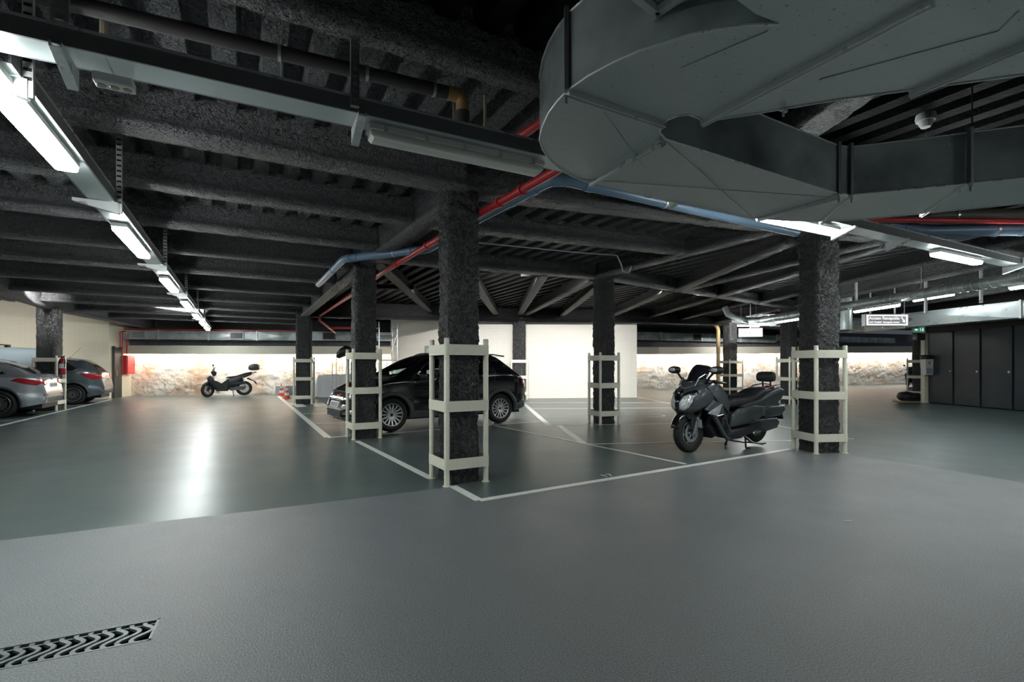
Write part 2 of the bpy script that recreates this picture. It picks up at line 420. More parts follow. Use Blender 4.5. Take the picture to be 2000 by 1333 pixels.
a, b = AB(3.0, -8, 3.27), AB(3.0, 7.5, 3.27); beam(a, b, .6)
beam(AB(.9, -6, 3.27), AB(.9, 7, 3.27), m=SHADEB, seg=.4); beam(AB(-1.5, -6, 3.27), AB(-1.5, 7, 3.27), seg=.4, m=SHADEB)
def g2(p, h): return Vector((p[0], p[1], h))
for a, b, ha, hb in ((LEFTG[0], LEFTG[1], 3.0, 2.95), (LEFTG[1], LEFTG[2], 2.95, 2.94), (LEFTG[2], LEFTG[3], 2.94, 2.90),
                     (P['P1'], P['P2'], 3.16, 3.1), (P['P2'], P['P3'], 3.1, 2.98), (P['P3'], MIDG[3], 2.98, 2.95)):
    beam(g2(a, ha), g2(b, hb), .85, 'girder')
# right bay
beam((-.61, 5.6, 3.26), (4.69, 7.5, 3.30), 1.25, 'girder')
beam((4.69, 7.5, 3.3), (14, 10.4, 3.3), 1.2, 'girder', seg=.1)
beam((-1.55, 6.85, 3.28), (3.05, 8.72, 3.28))
beam((3.9, 7.3, 3.28), (1.95, 11.0, 3.28))
beam((-2.7, 8.95, 3.22), (2.09, 11.2, 3.28), 1.15, 'girder'); beam((2.09, 11.2, 3.28), (9.4, 16.7, 3.26), 1.15, 'girder', seg=.12)
beam((9.4, 16.7, 3.26), (16.3, 19.6, 3.2), 1.15, 'girder')
beam((-7.15, 16.9, 2.98), (.28, 19.2, 2.98), 1.0, 'girder', m=SHADEBEAM); beam((.28, 19.2, 2.98), (5.3, 19.8, 3.02), 1.0, 'girder', m=SHADEBEAM); beam((5.3, 19.8, 3.02), (10.2, 23, 3.2), 1.15, 'girder', m=SHADEBEAM); beam((10.2, 23, 3.2), (26, 28.6, 3.3), 1.1, 'girder')
for p, q in (((4.5, 7.9), (4.35, 12.9)), ((5.9, 7.9), (4.5, 12.6)), ((6.2, 8.2), (5.9, 14.0)), ((8.1, 7.4), (7.8, 15.4)), ((9.5, 9.0), (9.4, 16.2)), ((11.3, 9.2), (11.2, 17.2)), ((13, 9.8), (13, 18.2)),
             ((.7, 10.6), (.3, 19)), ((1.9, 11.3), (.5, 19)), ((2.2, 11.4), (1.95, 19.5)), ((4.2, 12.9), (3.9, 20.5)), ((5.9, 14.2), (5.5, 21)), ((7.4, 15.3), (7.1, 21.5)),
             ((-1.0, 9.8), (-.6, 18.9)), ((-2.6, 9.3), (-3, 18)),
             ((9.4, 17), (9.3, 22.5)), ((12, 18), (12, 23.5)), ((14.5, 19), (14.5, 24.5))):
    beam((*p, 3.26), (*q, 3.24), .8, m=SHADEBEAM if (p[1] > 9.1 and p[0] < 8) else None)
beam((5.6, 3.2, 3.28), (5.3, 7.5, 3.28), 1); beam((2.6, 2.6, 3.28), (2.4, 6.5, 3.28), 1)

# ------------------------------------------------------------------ columns and their guards
def column(key, rz, half, top, label, fine):
    x, y = P[key]; mb = MB(); st = fine; n = max(2, int(2 * half / st)); k = max(4, int((top + .02) / st)); K = 4 * n
    c, s_ = math.cos(rz), math.sin(rz)
    ring_ = []
    for q in range(4):
        a, b = ((-1, -1), (1, -1), (1, 1), (-1, 1))[q], ((1, -1), (1, 1), (-1, 1), (-1, -1))[q]
        ring_ += [(half * (a[0] + (b[0] - a[0]) * i / n), half * (a[1] + (b[1] - a[1]) * i / n)) for i in range(n)]
    for i in range(k + 1):
        z = top * i / k
        for a, b in ring_:
            r = math.hypot(a, b); m_ = min(1, (half * 1.26) / r); a2, b2 = a * m_, b * m_
            p = Vector((a2 * c - b2 * s_, a2 * s_ + b2 * c, z)); q = p + Vector((x, y, 0))
            d = nzv(q, 16) * .013 + nzv(q, 40) * .010 + nzv(q + Vector((5, 5, 5)), 4) * .012
            if fine < .05: d *= 1.35
            o_ = Vector((p.x, p.y, 0)).normalized() * d; mb.v.append(tuple(p + o_))
    for i in range(k):
        for j in range(K): a = i * K + j; b = i * K + (j + 1) % K; mb.f.append((a, b, b + K, a + K))
    mb.f.append(tuple(k * K + j for j in range(K)))
    o = mb.build('column', SPRAY, smooth=True); o.location = (x, y, 0)
    return tag(o, label, 'column', None)
def guard(key, rz, half, label, sx=1., sy=1., r=.03, h=1.6):
    x, y = P[key]; t = thing('column_guard', label, 'column guard', (x, y, 0), rz)
    hx, hy = half * sx, half * sy
    for a, b in ((-1, -1), (1, -1), (1, 1), (-1, 1)):
        mb = MB().tube([(a * hx, b * hy, 0), (a * hx, b * hy, h - .006), (a * hx, b * hy, h)], [r, r, r * .85], 16); po = mb.build('post', CREAM, t, smooth='auto')
        MB().prism([(a * hx + math.cos(q) * .045, b * hy + math.sin(q) * .045) for q in [PI / 6 * i for i in range(12)]], 0, .008).build('base_plate', CREAM, po)
    for z in (.235, .86, 1.475):
        mb = MB(); o = r + .004; q = .022; pr = []
        for sx_, sy_, a0 in ((1, 1, 0), (-1, 1, 90), (-1, -1, 180), (1, -1, 270)):
            for k in range(5):
                an = math.radians(a0 + 22.5 * k); pr.append((sx_ * hx + math.cos(an) * o, sy_ * hy + math.sin(an) * o))
        n = len(pr); zt, zb = z + .058, z - .058; vs = []
        for zz, ins in ((zb, 0), (zt, 0), (zt, .006), (zb, .006)):
            for (a, b) in pr: vs.append((a * (1 - ins / max(hx, .1)), b * (1 - ins / max(hy, .1)), zz))
        fs = []
        for L in range(4):
            for j in range(n): fs.append((L * n + j, L * n + (j + 1) % n, ((L + 1) % 4) * n + (j + 1) % n, ((L + 1) % 4) * n + j))
        rb = mb.add(vs, fs).build('rail', CREAM, t, smooth='auto')
    return t
D = math.radians
for key, rz, half, top, gh, sx, sy, fine, lab in (
    ('P1', D(30), .185, 3.25, .235, 1, .95, .018, 'nearest black column in the middle beside the corner of the white parking line'),
    ('P4', D(6), .205, 3.35, .235, .98, 1.05, .02, 'black column just right of the parked black maxi scooter'),
    ('P2', D(31), .19, 3.2, .235, 1, 1, .026, 'black column in front of the nose of the black car'),
    ('P5', D(22), .19, 3.33, .24, 1, 1, .03, 'black column in front of the white block wall between car and maxi scooter'),
    ('P8', D(20), .2, 3.3, .25, 1, 1, .06, 'black column half hidden behind the column beside the maxi scooter'),
    ('P3', D(14), .235, 3.1, .28, 1, 1, .05, 'black column beside the two traffic cones'),
    ('P6', D(0), .25, 3.05, .3, 1, 1, .08, 'black column against the white wall behind the tail of the black car'),
    ('P7', D(20), .24, 3.3, .38, 1, 1, .08, 'far black column with an ochre drain pipe at its left side'),
    ('P0', D(21), .235, 3.0, .26, 1, 1, .05, 'black column standing between the silver car and the slate grey car'),
    ('P9', D(20), .22, 3.3, .3, 1, 1, .1, 'black column behind the brick pier left of the black metal doors')):
    column(key, rz, half, top, lab, fine)
    guard(key, rz, gh, 'cream steel guard of posts and rails around the ' + {'P1': 'nearest column in the middle', 'P4': 'column right of the maxi scooter', 'P2': 'column before the black car nose',
          'P5': 'column between car and maxi scooter', 'P8': 'column behind the scooter column', 'P3': 'column beside the traffic cones', 'P6': 'column behind the black car tail',
          'P7': 'far column with the ochre pipe', 'P0': 'column between silver and slate cars', 'P9': 'column by the brick pier'}[key], sx, sy)

# ------------------------------------------------------------------ walls
def wall(name, p, q, z0, z1, m, th=.2, par=None, kind='structure', side=1):
    p, q = Vector((p[0], p[1], 0)), Vector((q[0], q[1], 0)); d = (q - p).normalized(); n = Vector((-d.y, d.x, 0)) * th * side
    mb = MB().prism([tuple(v[:2]) for v in (p, q, q + n, p + n)], z0, z1)
    o = mb.build(name, m, par, uv=planar_uv(d, (0, 0, 1)))
    if not par: tag(o, kind=kind)
    return o
BR1 = brick_mat('cream painted brick', (.78, .72, .58), (.76, .70, .56), (.69, .63, .50), w_=.30, h_=.07, gap=.005)
BR2 = brick_mat('white painted block', (.90, .87, .79), (.88, .85, .77), (.80, .76, .69), w_=.30, h_=.075, gap=.004)
# left wall
wall('wall_left', (-19.6, 13.3), (-15.95, 19.45), 0, DECK + .1, BR1)
wall('wall_left', (-15.95, 19.45), (-16.65, 21.75), 0, DECK + .1, BR1, side=1)
# middle white block
wall('wall_middle', (-2.1, 19.25), (5.12, 20.15), 0, DECK + .1, BR2, th=.3)
wall('wall_middle', (-5.6, 22.7), (-2.1, 19.25), 0, DECK + .1, BR2, th=.2)
wall('wall_middle', (5.12, 20.15), (5.3, 26.9), 0, DECK + .1, BR2, th=.2, side=1)
dw = thing('door', 'pale grey door frame in the white wall behind the black car roof', 'door', (-3.25, 20.38, 0), math.atan2(-3.45, 3.5))
MB().box(0, -.02, 1.0, .9, .04, 2.0).build('door_leaf', mat('pale grey door', (.5, .52, .56), .5), dw)
fm = MB(); fm.box(-.5, -.03, 1.02, .1, .07, 2.04); fm.box(.5, -.03, 1.02, .1, .07, 2.04); fm.box(0, -.03, 2.09, 1.1, .07, .1); fm.build('door_frame', mat('door frame grey', (.33, .36, .36), .5), dw)
# rear rock wall
RW = [(-17.2, 21.2), (-9.4, 22.7), (-4.5, 23.9), (2, 26.2), (8, 28.2), (17, 31.4), (29, 35.5)]
def rock():
    mb = MB(); cols = []; st = .07
    for a, b in zip(RW, RW[1:]):
        a, b = Vector((*a, 0)), Vector((*b, 0)); n = int((b - a).length / (st if a.x < -5 or a.x > 4 else .5)); d = (b - a).normalized(); nn = Vector((d.y, -d.x, 0))
        cols += [(a.lerp(b, i / n), nn) for i in range(n)]
    zs = [i * .07 for i in range(35)]
    for p, nn in cols:
        for z in zs:
            q = Vector((p.x, p.y, z)); s_ = Vector((q.x, q.y, q.z * 1.6))
            dd = nzv(s_, .9) * .04 + nzv(s_, 2.6) * .03 + abs(nzv(s_, 6)) * .045 + nzv(s_, 13) * .035
            mb.v.append(tuple(q + nn * dd))
    m = len(zs)
    for i in range(len(cols) - 1):
        for j in range(m - 1): mb.f.append((i * m + j, (i + 1) * m + j, (i + 1) * m + j + 1, i * m + j + 1))
    o = mb.build('wall_rear', ROCK, smooth=True); tag(o, kind='structure')
rock()
wall('wall_rear', (-18, 21.6), (30, 36.7), 0, DECK + .1, SPRAY2, th=.2)
# cream fascia (hides the cove strips) in front of the rock, above it grey sprayed strip
def seg_wall(name, pts, off, th, m, zs, kind='structure', par=None, cat=None):
    out = []
    for (a, b, za, zb) in pts:
        a, b = Vector((*a, 0)), Vector((*b, 0)); d = (b - a).normalized(); nn = Vector((d.y, -d.x, 0)); p, q = a + nn * off, b + nn * off; p2, q2 = p + nn * th, q + nn * th
        vs = []
        for (u, zz) in ((p, za), (q, zb), (q2, zb), (p2, za)):
            vs.append((u.x, u.y, zz[0]))
        for (u, zz) in ((p, za), (q, zb), (q2, zb), (p2, za)):
            vs.append((u.x, u.y, zz[1]))
        o = MB().add(vs, [(0, 1, 2, 3), (7, 6, 5, 4), (0, 1, 5, 4), (1, 2, 6, 5), (2, 3, 7, 6), (3, 0, 4, 7)]).build(name, m, par)
        if kind and not par: tag(o, kind=kind)
        out.append(o)
    return out
FS = [((-17.2, 21.2), (-9.4, 22.7), (1.80, 2.16), (1.82, 2.18)), ((-9.4, 22.7), (-4.5, 23.9), (1.82, 2.18), (1.84, 2.2)),
      ((2, 26.2), (8, 28.2), (1.9, 2.3), (1.95, 2.35)), ((8, 28.2), (17, 31.4), (1.95, 2.35), (2.08, 2.5)), ((17, 31.4), (29, 35.5), (2.08, 2.5), (2.24, 2.7))]
seg_wall('trim_fascia', FS, .62, .10, CREAMW, None)
seg_wall('trim_shelf', [(a, b, (za[1] - .06, za[1] - .01), (zb[1] - .06, zb[1] - .01)) for a, b, za, zb in FS], -.2, .82, CREAMW, None)
GREYS = mat('grey sprayed plaster', (.16, .16, .175), .7, bump=[(6, 1, .12), (20, .7, .05)])
for i, (a, b, za, zb) in enumerate(FS):
    seg_wall('trim_upper_band', [(a, b, (za[1], za[1] + .35), (zb[1], zb[1] + .35))], .12, .06, GREYS, None)
for (a, b, za, zb) in FS:                         # hidden tube luminaires behind the fascia
    a_, b_ = Vector((*a, 0)), Vector((*b, 0)); L = (b_ - a_).length; d = (b_ - a_).normalized(); nn = Vector((d.y, -d.x, 0)); k = max(1, int(L / 1.6))
    for i in range(k):
        c = a_ + d * (L * (i + .5) / k) + nn * .50; z = za[0] + (zb[0] - za[0]) * (i + .5) / k + .10
        o = MB().bar(c - d * .7 + Vector((0, 0, z)), c + d * .7 + Vector((0, 0, z)), .035, .05).build('strip_light', COVEM)
        tag(o, 'lit tube hidden behind the cream fascia washing the rear rock wall', 'light', 'cove lights behind the fascia')
# right wall: black metal doors
BM = mat('black painted metal door', (.026, .036, .046), .34, var=(1.2, (.040, .052, .064), .4, .7, (1, 1, .35)), rvar=(2.5, .285, .42))
wr = wall('wall_right', (14.62, 5), (14.62, 17.25), 0, DECK + .1, mat('black wall', (.012, .012, .013), .6), th=.2, side=-1)
ys = [17.2, 16.2, 15.26, 14.27, 13.3, 12.3, 11.3, 10.3, 9.3]
for i in range(8):
    y0, y1 = ys[i], ys[i + 1]
    o = MB().box(14.58, (y0 + y1) / 2, 1.24, .06, (y0 - y1) - .04, 2.42).build('door_panel', BM, wr, bevel=.006)
    MB().box(14.54, y1 + .02, 1.24, .05, .035, 2.42).build('door_post', BM, wr)
    if i % 3 != 0 or i == 0:
        MB().box(14.53, y1 + .10, 1.12, .03, .05, .06 if i else .03).build('lock', WHITEP, o)
MB().box(14.56, 12.6, 2.52, .1, 9.4, .12).build('head_rail', mat('rusty dark rail', (.035, .03, .028), .6), wr)
pr = wall('trim_pier', (14.45, 17.22), (14.72, 17.22), 0, 2.55, BR1, th=.16)
wall('wall_front', (-32, -7), (40, -7), 0, DECK + .1, mat('grey concrete', (.25, .25, .25), .8), side=-1)
wall('wall_side', (-20, -7), (-20, 13.3), 0, DECK + .1, BR1, side=1)
wall('wall_side', (22, -7), (22, 5), 0, DECK + .1, MATS['grey concrete'], side=-1)
# ------------------------------------------------------------------ cable trays
def tray(name, p, q, wd, hh, label, side_vis):
    """p, q: centre of the underside"""
    t = thing(name, label, 'cable tray', p); L = (q - p).length; d = (q - p).normalized(); sd = Vector((-d.y, d.x, 0)); o0 = Vector((0, 0, 0)); e = q - p
    k = int(L / 3) or 1
    for i in range(k):
        a, b = e * (i / k), e * ((i + 1) / k)
        MB().bar(a + Vector((0, 0, .003)), b - d * .003 + Vector((0, 0, .003)), wd, .005).build('bottom_sheet', TRAYM, t)
    for s_ in (-1, 1):
        o = MB().bar(o0 + sd * s_ * wd / 2 + Vector((0, 0, hh / 2)), e + sd * s_ * wd / 2 + Vector((0, 0, hh / 2)), .012, hh).build('side_panel', TRAYD, t)
        MB().bar(o0 + sd * s_ * (wd / 2) + Vector((0, 0, hh)), e + sd * s_ * (wd / 2) + Vector((0, 0, hh)), .022, .012).build('edge_lip', PROFILE, o)
    return t
def console(p, d, sd, length=.26, drop=.0, top=None, flip=1):
    """perforated hanger and tapered console arm; p = a point on the tray edge (underside)"""
    t = thing('tray_bracket', None, 'bracket', p)
    for u in ((0,) if top else ()):
        mb = MB().bar(Vector((0, 0, -.10)), Vector((0, 0, top - p.z)), .045, .03, up=d); mb.build('hanger', TRAYD if drop else PROFILE, t)
        k = int((top - p.z) / .05)
        hb = MB()
        for i in range(k): hb.box(0, 0, i * .05, .034 , .034, .018, math.atan2(d.y, d.x))
        hb.build('slots', BLACK, t)['kind'] = 'stuff'
    n = sd * flip; o0 = n * 0
    for s_ in (-.022, .022):
        a = d * s_
        vs = [a + Vector((0, 0, -.005)), a + n * length + Vector((0, 0, -.005)), a + n * length + Vector((0, 0, -.03)), a + Vector((0, 0, -.11))]
        vs2 = [v + d * .004 for v in vs]
        MB().add(vs + vs2, [(0, 1, 2, 3), (7, 6, 5, 4), (0, 4, 5, 1), (1, 5, 6, 2), (2, 6, 7, 3), (3, 7, 4, 0)]).build('web', PROFILE, t)
    MB().bar(n * 0 + Vector((0, 0, -.11)), n * length + Vector((0, 0, -.03)), .044, .004).build('flange', PROFILE, t)
    return t
def luminaire(c, ang, L, lit, label, group, wd=.13, hh=.085):
    """c: centre of top"""
    t = thing('luminaire', label, 'light', c, ang, group)
    MB().loft([(-L / 2, -.022, wd * .46, .02, 6), (-L / 2 + .02, -.022, wd * .5, .022, 6), (L / 2 - .02, -.022, wd * .5, .022, 6), (L / 2, -.022, wd * .46, .02, 6)], 16).build('housing', WHITEP, t, smooth='auto')
    if lit:
        MB().loft([(-L / 2 + .01, -.056, wd * .40, .012, 4), (-L / 2 + .03, -.062, wd * .46, .022, 4), (L / 2 - .03, -.062, wd * .46, .022, 4), (L / 2 - .01, -.056, wd * .40, .012, 4)], 12).build('diffuser', LIT, t)
    else:
        MB().loft([(-L / 2 + .01, -.060, wd * .42, .018, 4), (-L / 2 + .03, -.066, wd * .47, .03, 4), (L / 2 - .03, -.066, wd * .47, .03, 4), (L / 2 - .01, -.060, wd * .42, .018, 4)], 20).build('diffuser', LENSOFF, t, smooth='auto')
        MB().cyl((-L / 2 + .08, -.028, -.062), (L / 2 - .08, -.028, -.062), .013).build('tube', WHITEP, t, smooth='auto')
        MB().cyl((-L / 2 + .08, .028, -.062), (L / 2 - .08, .028, -.062), .013).build('tube', WHITEP, t, smooth='auto')
        for k in range(5):
            x = -L / 2 + .1 + (L - .2) * k / 4
            for s_ in (-1, 1): MB().box(x, s_ * wd * .5, -.03, .02, .012, .045).build('clip', PROFILE, t)
    return t
a27 = D(27.3); d2 = Vector((math.cos(a27), math.sin(a27), 0)); n2 = Vector((-d2.y, d2.x, 0))
T2 = Vector((-2.37, 2.275, 2.85)) + n2 * .1
t2p = lambda b: T2 + d2 * (b - (T2.x * d2.x + T2.y * d2.y))            # point at B coordinate b
tray('cable_tray', t2p(-4.0), t2p(12.6), .2, .095, 'long galvanised cable tray crossing the front of the ceiling to the right', 1)
a1 = D(119.0); d1v = Vector((math.cos(a1), math.sin(a1), 0)); n1 = Vector((-d1v.y, d1v.x, 0))
T1 = d1v * 2.9 + Vector((d1v.y, -d1v.x, 0)) * (-1.13) ; T1.z = 2.85
t1p = lambda s_: Vector((T1.x, T1.y, 2.85)) + d1v * (s_ - 2.9)
tray('cable_tray', t1p(3.45), t1p(24.2), .2, .095, 'galvanised cable tray with the long row of lit lights running rearwards at left', 1)
k = 0
for s_ in (3.25, 6.65, 10.2, 13.65, 16.8, 19.6, 22.2):
    c = t1p(s_ + .8); c.z = 2.835
    w_ = 0.0
    luminaire(c, a1, 1.6, True, ['lit light nearest the camera under the left cable tray, cut by the frame', 'second lit light from the near end of the left cable tray',
        'third lit light from the near end of the left cable tray', 'fourth lit light from the near end of the left cable tray', 'third lit light from the far end of the left cable tray',
        'second lit light from the far end of the left cable tray', 'farthest lit light of the left cable tray near the rock wall'][k], 'lights under the left cable tray', wd=.15); k += 1
k = 0
for b_, lit, lab in ((.62, False, 'unlit twin tube light under the front cable tray, upper middle'), (4.42, True, 'lit light at the column beside the maxi scooter, under the big duct'),
               (7.93, True, 'lit light right of the big duct on the front cable tray'), (11.5, True, 'lit light at the right edge under the front cable tray'), (-3.1, True, 'lit light left of the frame on the front cable tray')):
    c = t2p(b_ + .64); c.z = 2.835
    luminaire(c, a27, 1.28, lit, lab, 'lights under the front cable tray')
# lights of the same kind, added outside the frame to brighten the foreground
k = 0
for x, y in ((7.0, -1.0), (-7.5, -1.5), (9.0, 2.6), (13, 0), (17, 3)):
    luminaire((x, y, 2.835), 0.0, 1.6, True, 'lit light added outside the frame to brighten the foreground', 'lights added outside the frame', wd=.15)
for (p, q, lab) in (((8.08, 11.6, 2.55), (8.12, 10.3, 2.55), 'lit batten light under the spiral duct right of the column'), ((8.2, 8.1, 2.55), (8.26, 6.9, 2.55), 'lit batten light at the right edge under the spiral duct'),
                    ((7.3, 15.9, 2.58), (8.1, 16.1, 2.58), 'lit batten light above the small hanging sign'), ((7.95, 14.8, 2.58), (8.0, 13.6, 2.58), 'lit batten light at the far end of the spiral duct'),
                    ((9.6, 20.5, 3.0), (10.9, 20.5, 3.0), 'lit batten light behind the bend of the spiral duct'),
                    ((11.6, 14.2, 3.15), (11.6, 12.9, 3.15), 'lit batten light above the rectangular duct on the right')):
    p, q = Vector(p), Vector(q); d = q - p; c = (p + q) / 2 + Vector((0, 0, .08))
    lm = luminaire(c, math.atan2(d.y, d.x), d.length, True, lab, None, wd=.07)
    if abs(c.x - 8.1) > .25 or c.z > 2.8:
        for s_ in (-.35, .35): MB().cyl((s_ * d.length, 0, 0), (s_ * d.length, 0, 3.7 - c.z), .006, 8).build('hanger', STEEL, lm)
def fill(loc, target, power, size, lab, spread=58):
    t = thing('added_lamp', lab, 'light', loc, 0, 'added lamps hidden from the camera'); d = (Vector(target) - Vector(loc)); q = d.to_track_quat('-Z', 'Y')
    b = MB().box(0, 0, .03, size, .12, .05).build('housing', BLACK, t); b.rotation_euler = q.to_euler()
    ld_ = bpy.data.lights.new('lamp', 'AREA'); ld_.shape = 'RECTANGLE'; ld_.size = size; ld_.size_y = .08; ld_.energy = power; ld_.color = (1, .985, .95); ld_.spread = D(spread)
    lo = bpy.data.objects.new('lamp', ld_); COL.objects.link(lo); lo.parent = t; lo.rotation_euler = q.to_euler()
fill((-.4, 10.75, 3.38), (-.5, 19.6, 1.7), FILLW, 1.4, 'linear wall washer lamp added unseen behind the girder left of the middle column'); fill((3.3, 12.5, 3.38), (3.2, 19.8, 1.7), FILLW, 1.4, 'linear wall washer lamp added unseen behind the girder right of the middle column')
fill((.9, 11.25, 3.38), (.8, 15.2, 0), FILLW * 2.2, 1.4, 'added unseen light to brighten the bay floor left of the middle column', 110); fill((4.6, 13.5, 3.38), (4.2, 16.5, 0), FILLW * 1.6, 1.4, 'added unseen light to brighten the bay floor right of the middle column', 110)
fill((-3.2, 13.0, 3.38), (-3.6, 20.8, 1.9), FILLW * .7, 1.2, 'linear wall washer lamp added unseen, aimed at the receding white wall')
fill((-12.5, 12.2, 3.36), (-17, 17.4, 1.6), FILLW * .8, 1.2, 'linear wall washer lamp added unseen, aimed at the left brick wall'); fill((-11.5, 16.8, 3.34), (-13, 22.0, 2.1), FILLW * .9, 1.4, 'linear wall washer lamp added unseen, aimed at the left rear fascia')
fill((10.5, 19.5, 3.4), (13, 30.0, 2.2), FILLW * 2., 1.4, 'linear wall washer lamp added unseen, aimed at the right rear fascia')
# brackets of both trays
i = 0
for b_, fl_, lab in ((-.86, 1, 'tapered console with perforated hanger at upper left on the front cable tray'), (.56, 1, 'console with perforated hanger at the left end of the unlit light'),
                (3.35, 1, 'white console just below the big duct edge, left of the lit light'), (5.85, 1, 'console at the right end of the lit light by the scooter column'), (7.0, 1, 'console between the two lit lights on the right'), (10.4, 1, 'console near the right edge on the front cable tray')):
    p = t2p(b_) + n2 * .12
    tag(console(p, d2, -n2, .26), lab, 'bracket', 'brackets of the front cable tray')
for s_, lab in ((3.6, 'bracket beside the nearest light of the left tray'), (5.9, 'bracket with tall hanger between first and second light of the left tray'), (9.2, 'bracket after the second light of the left tray'), (12.6, 'bracket after the third light of the left tray'), (15.9, 'bracket after the fourth light of the left tray'), (18.9, 'bracket near the far end of the left tray')):
    p = t1p(s_) + Vector((d1v.y, -d1v.x, 0)) * .13
    tag(console(p, d1v, Vector((-d1v.y, d1v.x, 0)), .34, top=3.66), lab, 'bracket', 'brackets of the left cable tray')
# twin socket plate hanging on the tray
sp = thing('junction_socket', 'small grey socket box under the front cable tray at upper left', 'socket', hp(222, 158, 2.80), a27)
MB().box(0, .02, .0, .17, .09, .05).build('housing', WHITEP, sp, bevel=.006)
for x in (-.055, 0, .055): MB().lathe([(.0, -.001), (.018, -.001), (.022, .004)], (x, .02, -.03), n=16).build('socket', BEIGE, sp)
# emergency light box
eb = thing('terminal_box', 'white box with two screws at the right edge of the front cable tray', 'box', t2p(10.6) - n2 * .12 + Vector((0, 0, .06)), a27)
MB().box(0, 0, 0, .5, .02, .09).build('cover', WHITEP, eb, bevel=.004)
MB().cyl((.1, -.012, 0), (.1, -.02, 0), .01).build('screw', BLACK, eb)

# ------------------------------------------------------------------ big galvanised duct (Y branch) upper right
DH = 2.60; DT = .36
def G2(px, py): p = hp(px, py, DH); return (p.x, p.y)
near_c = [(1520, 45), (1460, 47), (1400, 55), (1350, 66), (1300, 82), (1250, 98), (1200, 120), (1150, 147), (1110, 175), (1088, 198), (1072, 220), (1060, 246), (1054, 272), (1060, 292), (1073, 312), (1095, 331), (1122, 346), (1150, 357)]
far_c = [(1300, 392), (1460, 425), (1540, 431), (1612, 433), (1700, 427), (2000, 397)]
in_c = [(2000, 347), (1800, 367), (1662, 380), (1638, 378), (1500, 335), (1400, 302), (1300, 271), (1289, 258), (1292, 243), (1305, 233), (1325, 225), (1345, 223), (1362, 229), (1374, 237), (1470, 222), (1630, 195), (2000, 145)]
poly = [G2(*p) for p in near_c + far_c] + [(5.6, 3.33), (5.1, 2.82)] + [G2(*p) for p in in_c] + [(3.6, 1.78), (3.6, .75), (.62, .75), (.60, 1.50), (.69, 1.64), (.79, 1.74), (.90, 1.815)]
duct = thing('air_duct', 'large galvanised Y-branch air duct with curved side filling the upper right', 'duct', (0, 0, 0))
n = len(poly); bm = bmesh.new(); vb = [bm.verts.new((x, y, DH)) for x, y in poly]
es = [bm.edges.new((vb[i], vb[(i + 1) % n])) for i in range(n)]
bmesh.ops.triangle_fill(bm, use_beauty=True, edges=es)
for e in list(bm.edges):
    pass
def to_obj(bm, name, m, par, smooth=False):
    me = bpy.data.meshes.new(name); bm.to_mesh(me); bm.free(); me.materials.append(m)
    o = bpy.data.objects.new(name, me); COL.objects.link(o); o.parent = par
    if smooth: me.polygons.foreach_set('use_smooth', [True] * len(me.polygons)); me.set_sharp_from_angle(angle=D(25))
    return o
to_obj(bm, 'bottom_sheet', SPOT, duct)
bm = bmesh.new(); vt = [bm.verts.new((x, y, DH + DT)) for x, y in poly]
bmesh.ops.triangle_fill(bm, use_beauty=True, edges=[bm.edges.new((vt[i], vt[(i + 1) % n])) for i in range(n)])
to_obj(bm, 'top_sheet', GALVD, duct)
mb = MB(); mb.v = [(x, y, DH) for x, y in poly] + [(x, y, DH + DT) for x, y in poly]; mb.f = [(i, (i + 1) % n, n + (i + 1) % n, n + i) for i in range(n)]
mb.build('side_sheet', GALVD, duct, smooth='auto')
# seams along the bottom and top edges
for pts in (near_c, far_c[:], in_c):
    q = [G2(*p) for p in pts]
    MB().tube([(x, y, DH - .001) for x, y in q], .006, 6).build('edge_seam', PROFILE, duct)
    MB().tube([(x, y, DH + DT) for x, y in q], .006, 6).build('edge_seam', PROFILE, duct)
def flange(p, q, wd=.032, up_at=(), name='flange_bar'):
    a, b = Vector((*G2(*p), DH - .013)), Vector((*G2(*q), DH - .013)); o = MB().bar(a, b, wd, .026).build(name, PROFILE, duct)
    MB().bar(a + Vector((0, 0, -.014)), b + Vector((0, 0, -.014)), .006, .012).build('bar_lip', STEEL, o)
    for c in up_at:
        e = Vector((*G2(*c), DH - .01)); MB().bar(e, e + Vector((0, 0, DT + .03)), .034, .02).build('corner_bar', TRAYD, duct)
        MB().cyl(e + Vector((0, 0, -.02)), e + Vector((0, 0, -.06)), .007, 8).build('clamp_bolt', STEEL, duct)
flange((1108, 177), (1297, 241), up_at=((1106, 174),))
flange((1292, 274), (1153, 357), .022)
flange((1372, 237), (1822, -2), .034)
flange((1778, 180), (2030, 72), .032)
flange((1662, 383), (1603, 433), .03, up_at=((1662, 379),)); flange((1638, 381), (1480, 427), .014, up_at=((1638, 377),))
flange((1895, 357), (1800, 418), .03, up_at=((1895, 355),))
def crease(p, q, z=0.0):
    a, b = Vector((*G2(*p), DH - .002)), Vector((*G2(*q), DH - .002)); MB().bar(a, b, .003, .003).build('sheet_crease', GALV, duct)
for c in (((1300, 275), (1470, 425)), ((1130, 350), (1620, 385)), ((1330, 132), (1500, 60)), ((1160, 190), (1260, 330)), ((1600, 155), (1950, 60)), ((1950, 60), (1990, 20))): crease(*c)
for (px, py, r) in ((1530, 208, 1), (1293, 272, 1)):
    c = Vector((*G2(px, py), DH - .02)); o = MB().box(c.x, c.y, c.z, .05, .016, .012, .5).build('corner_clamp', PROFILE, duct); MB().cyl(c, c + Vector((0, 0, -.03)), .006, 8).build('bolt', STEEL, o)
for px, py in ((1290, 273), (1265, 378)):
    c = Vector((*G2(px, py), DH - .03)); MB().box(c.x, c.y, c.z, .055, .02, .004, .4).build('tape_flag', BEIGE, duct)
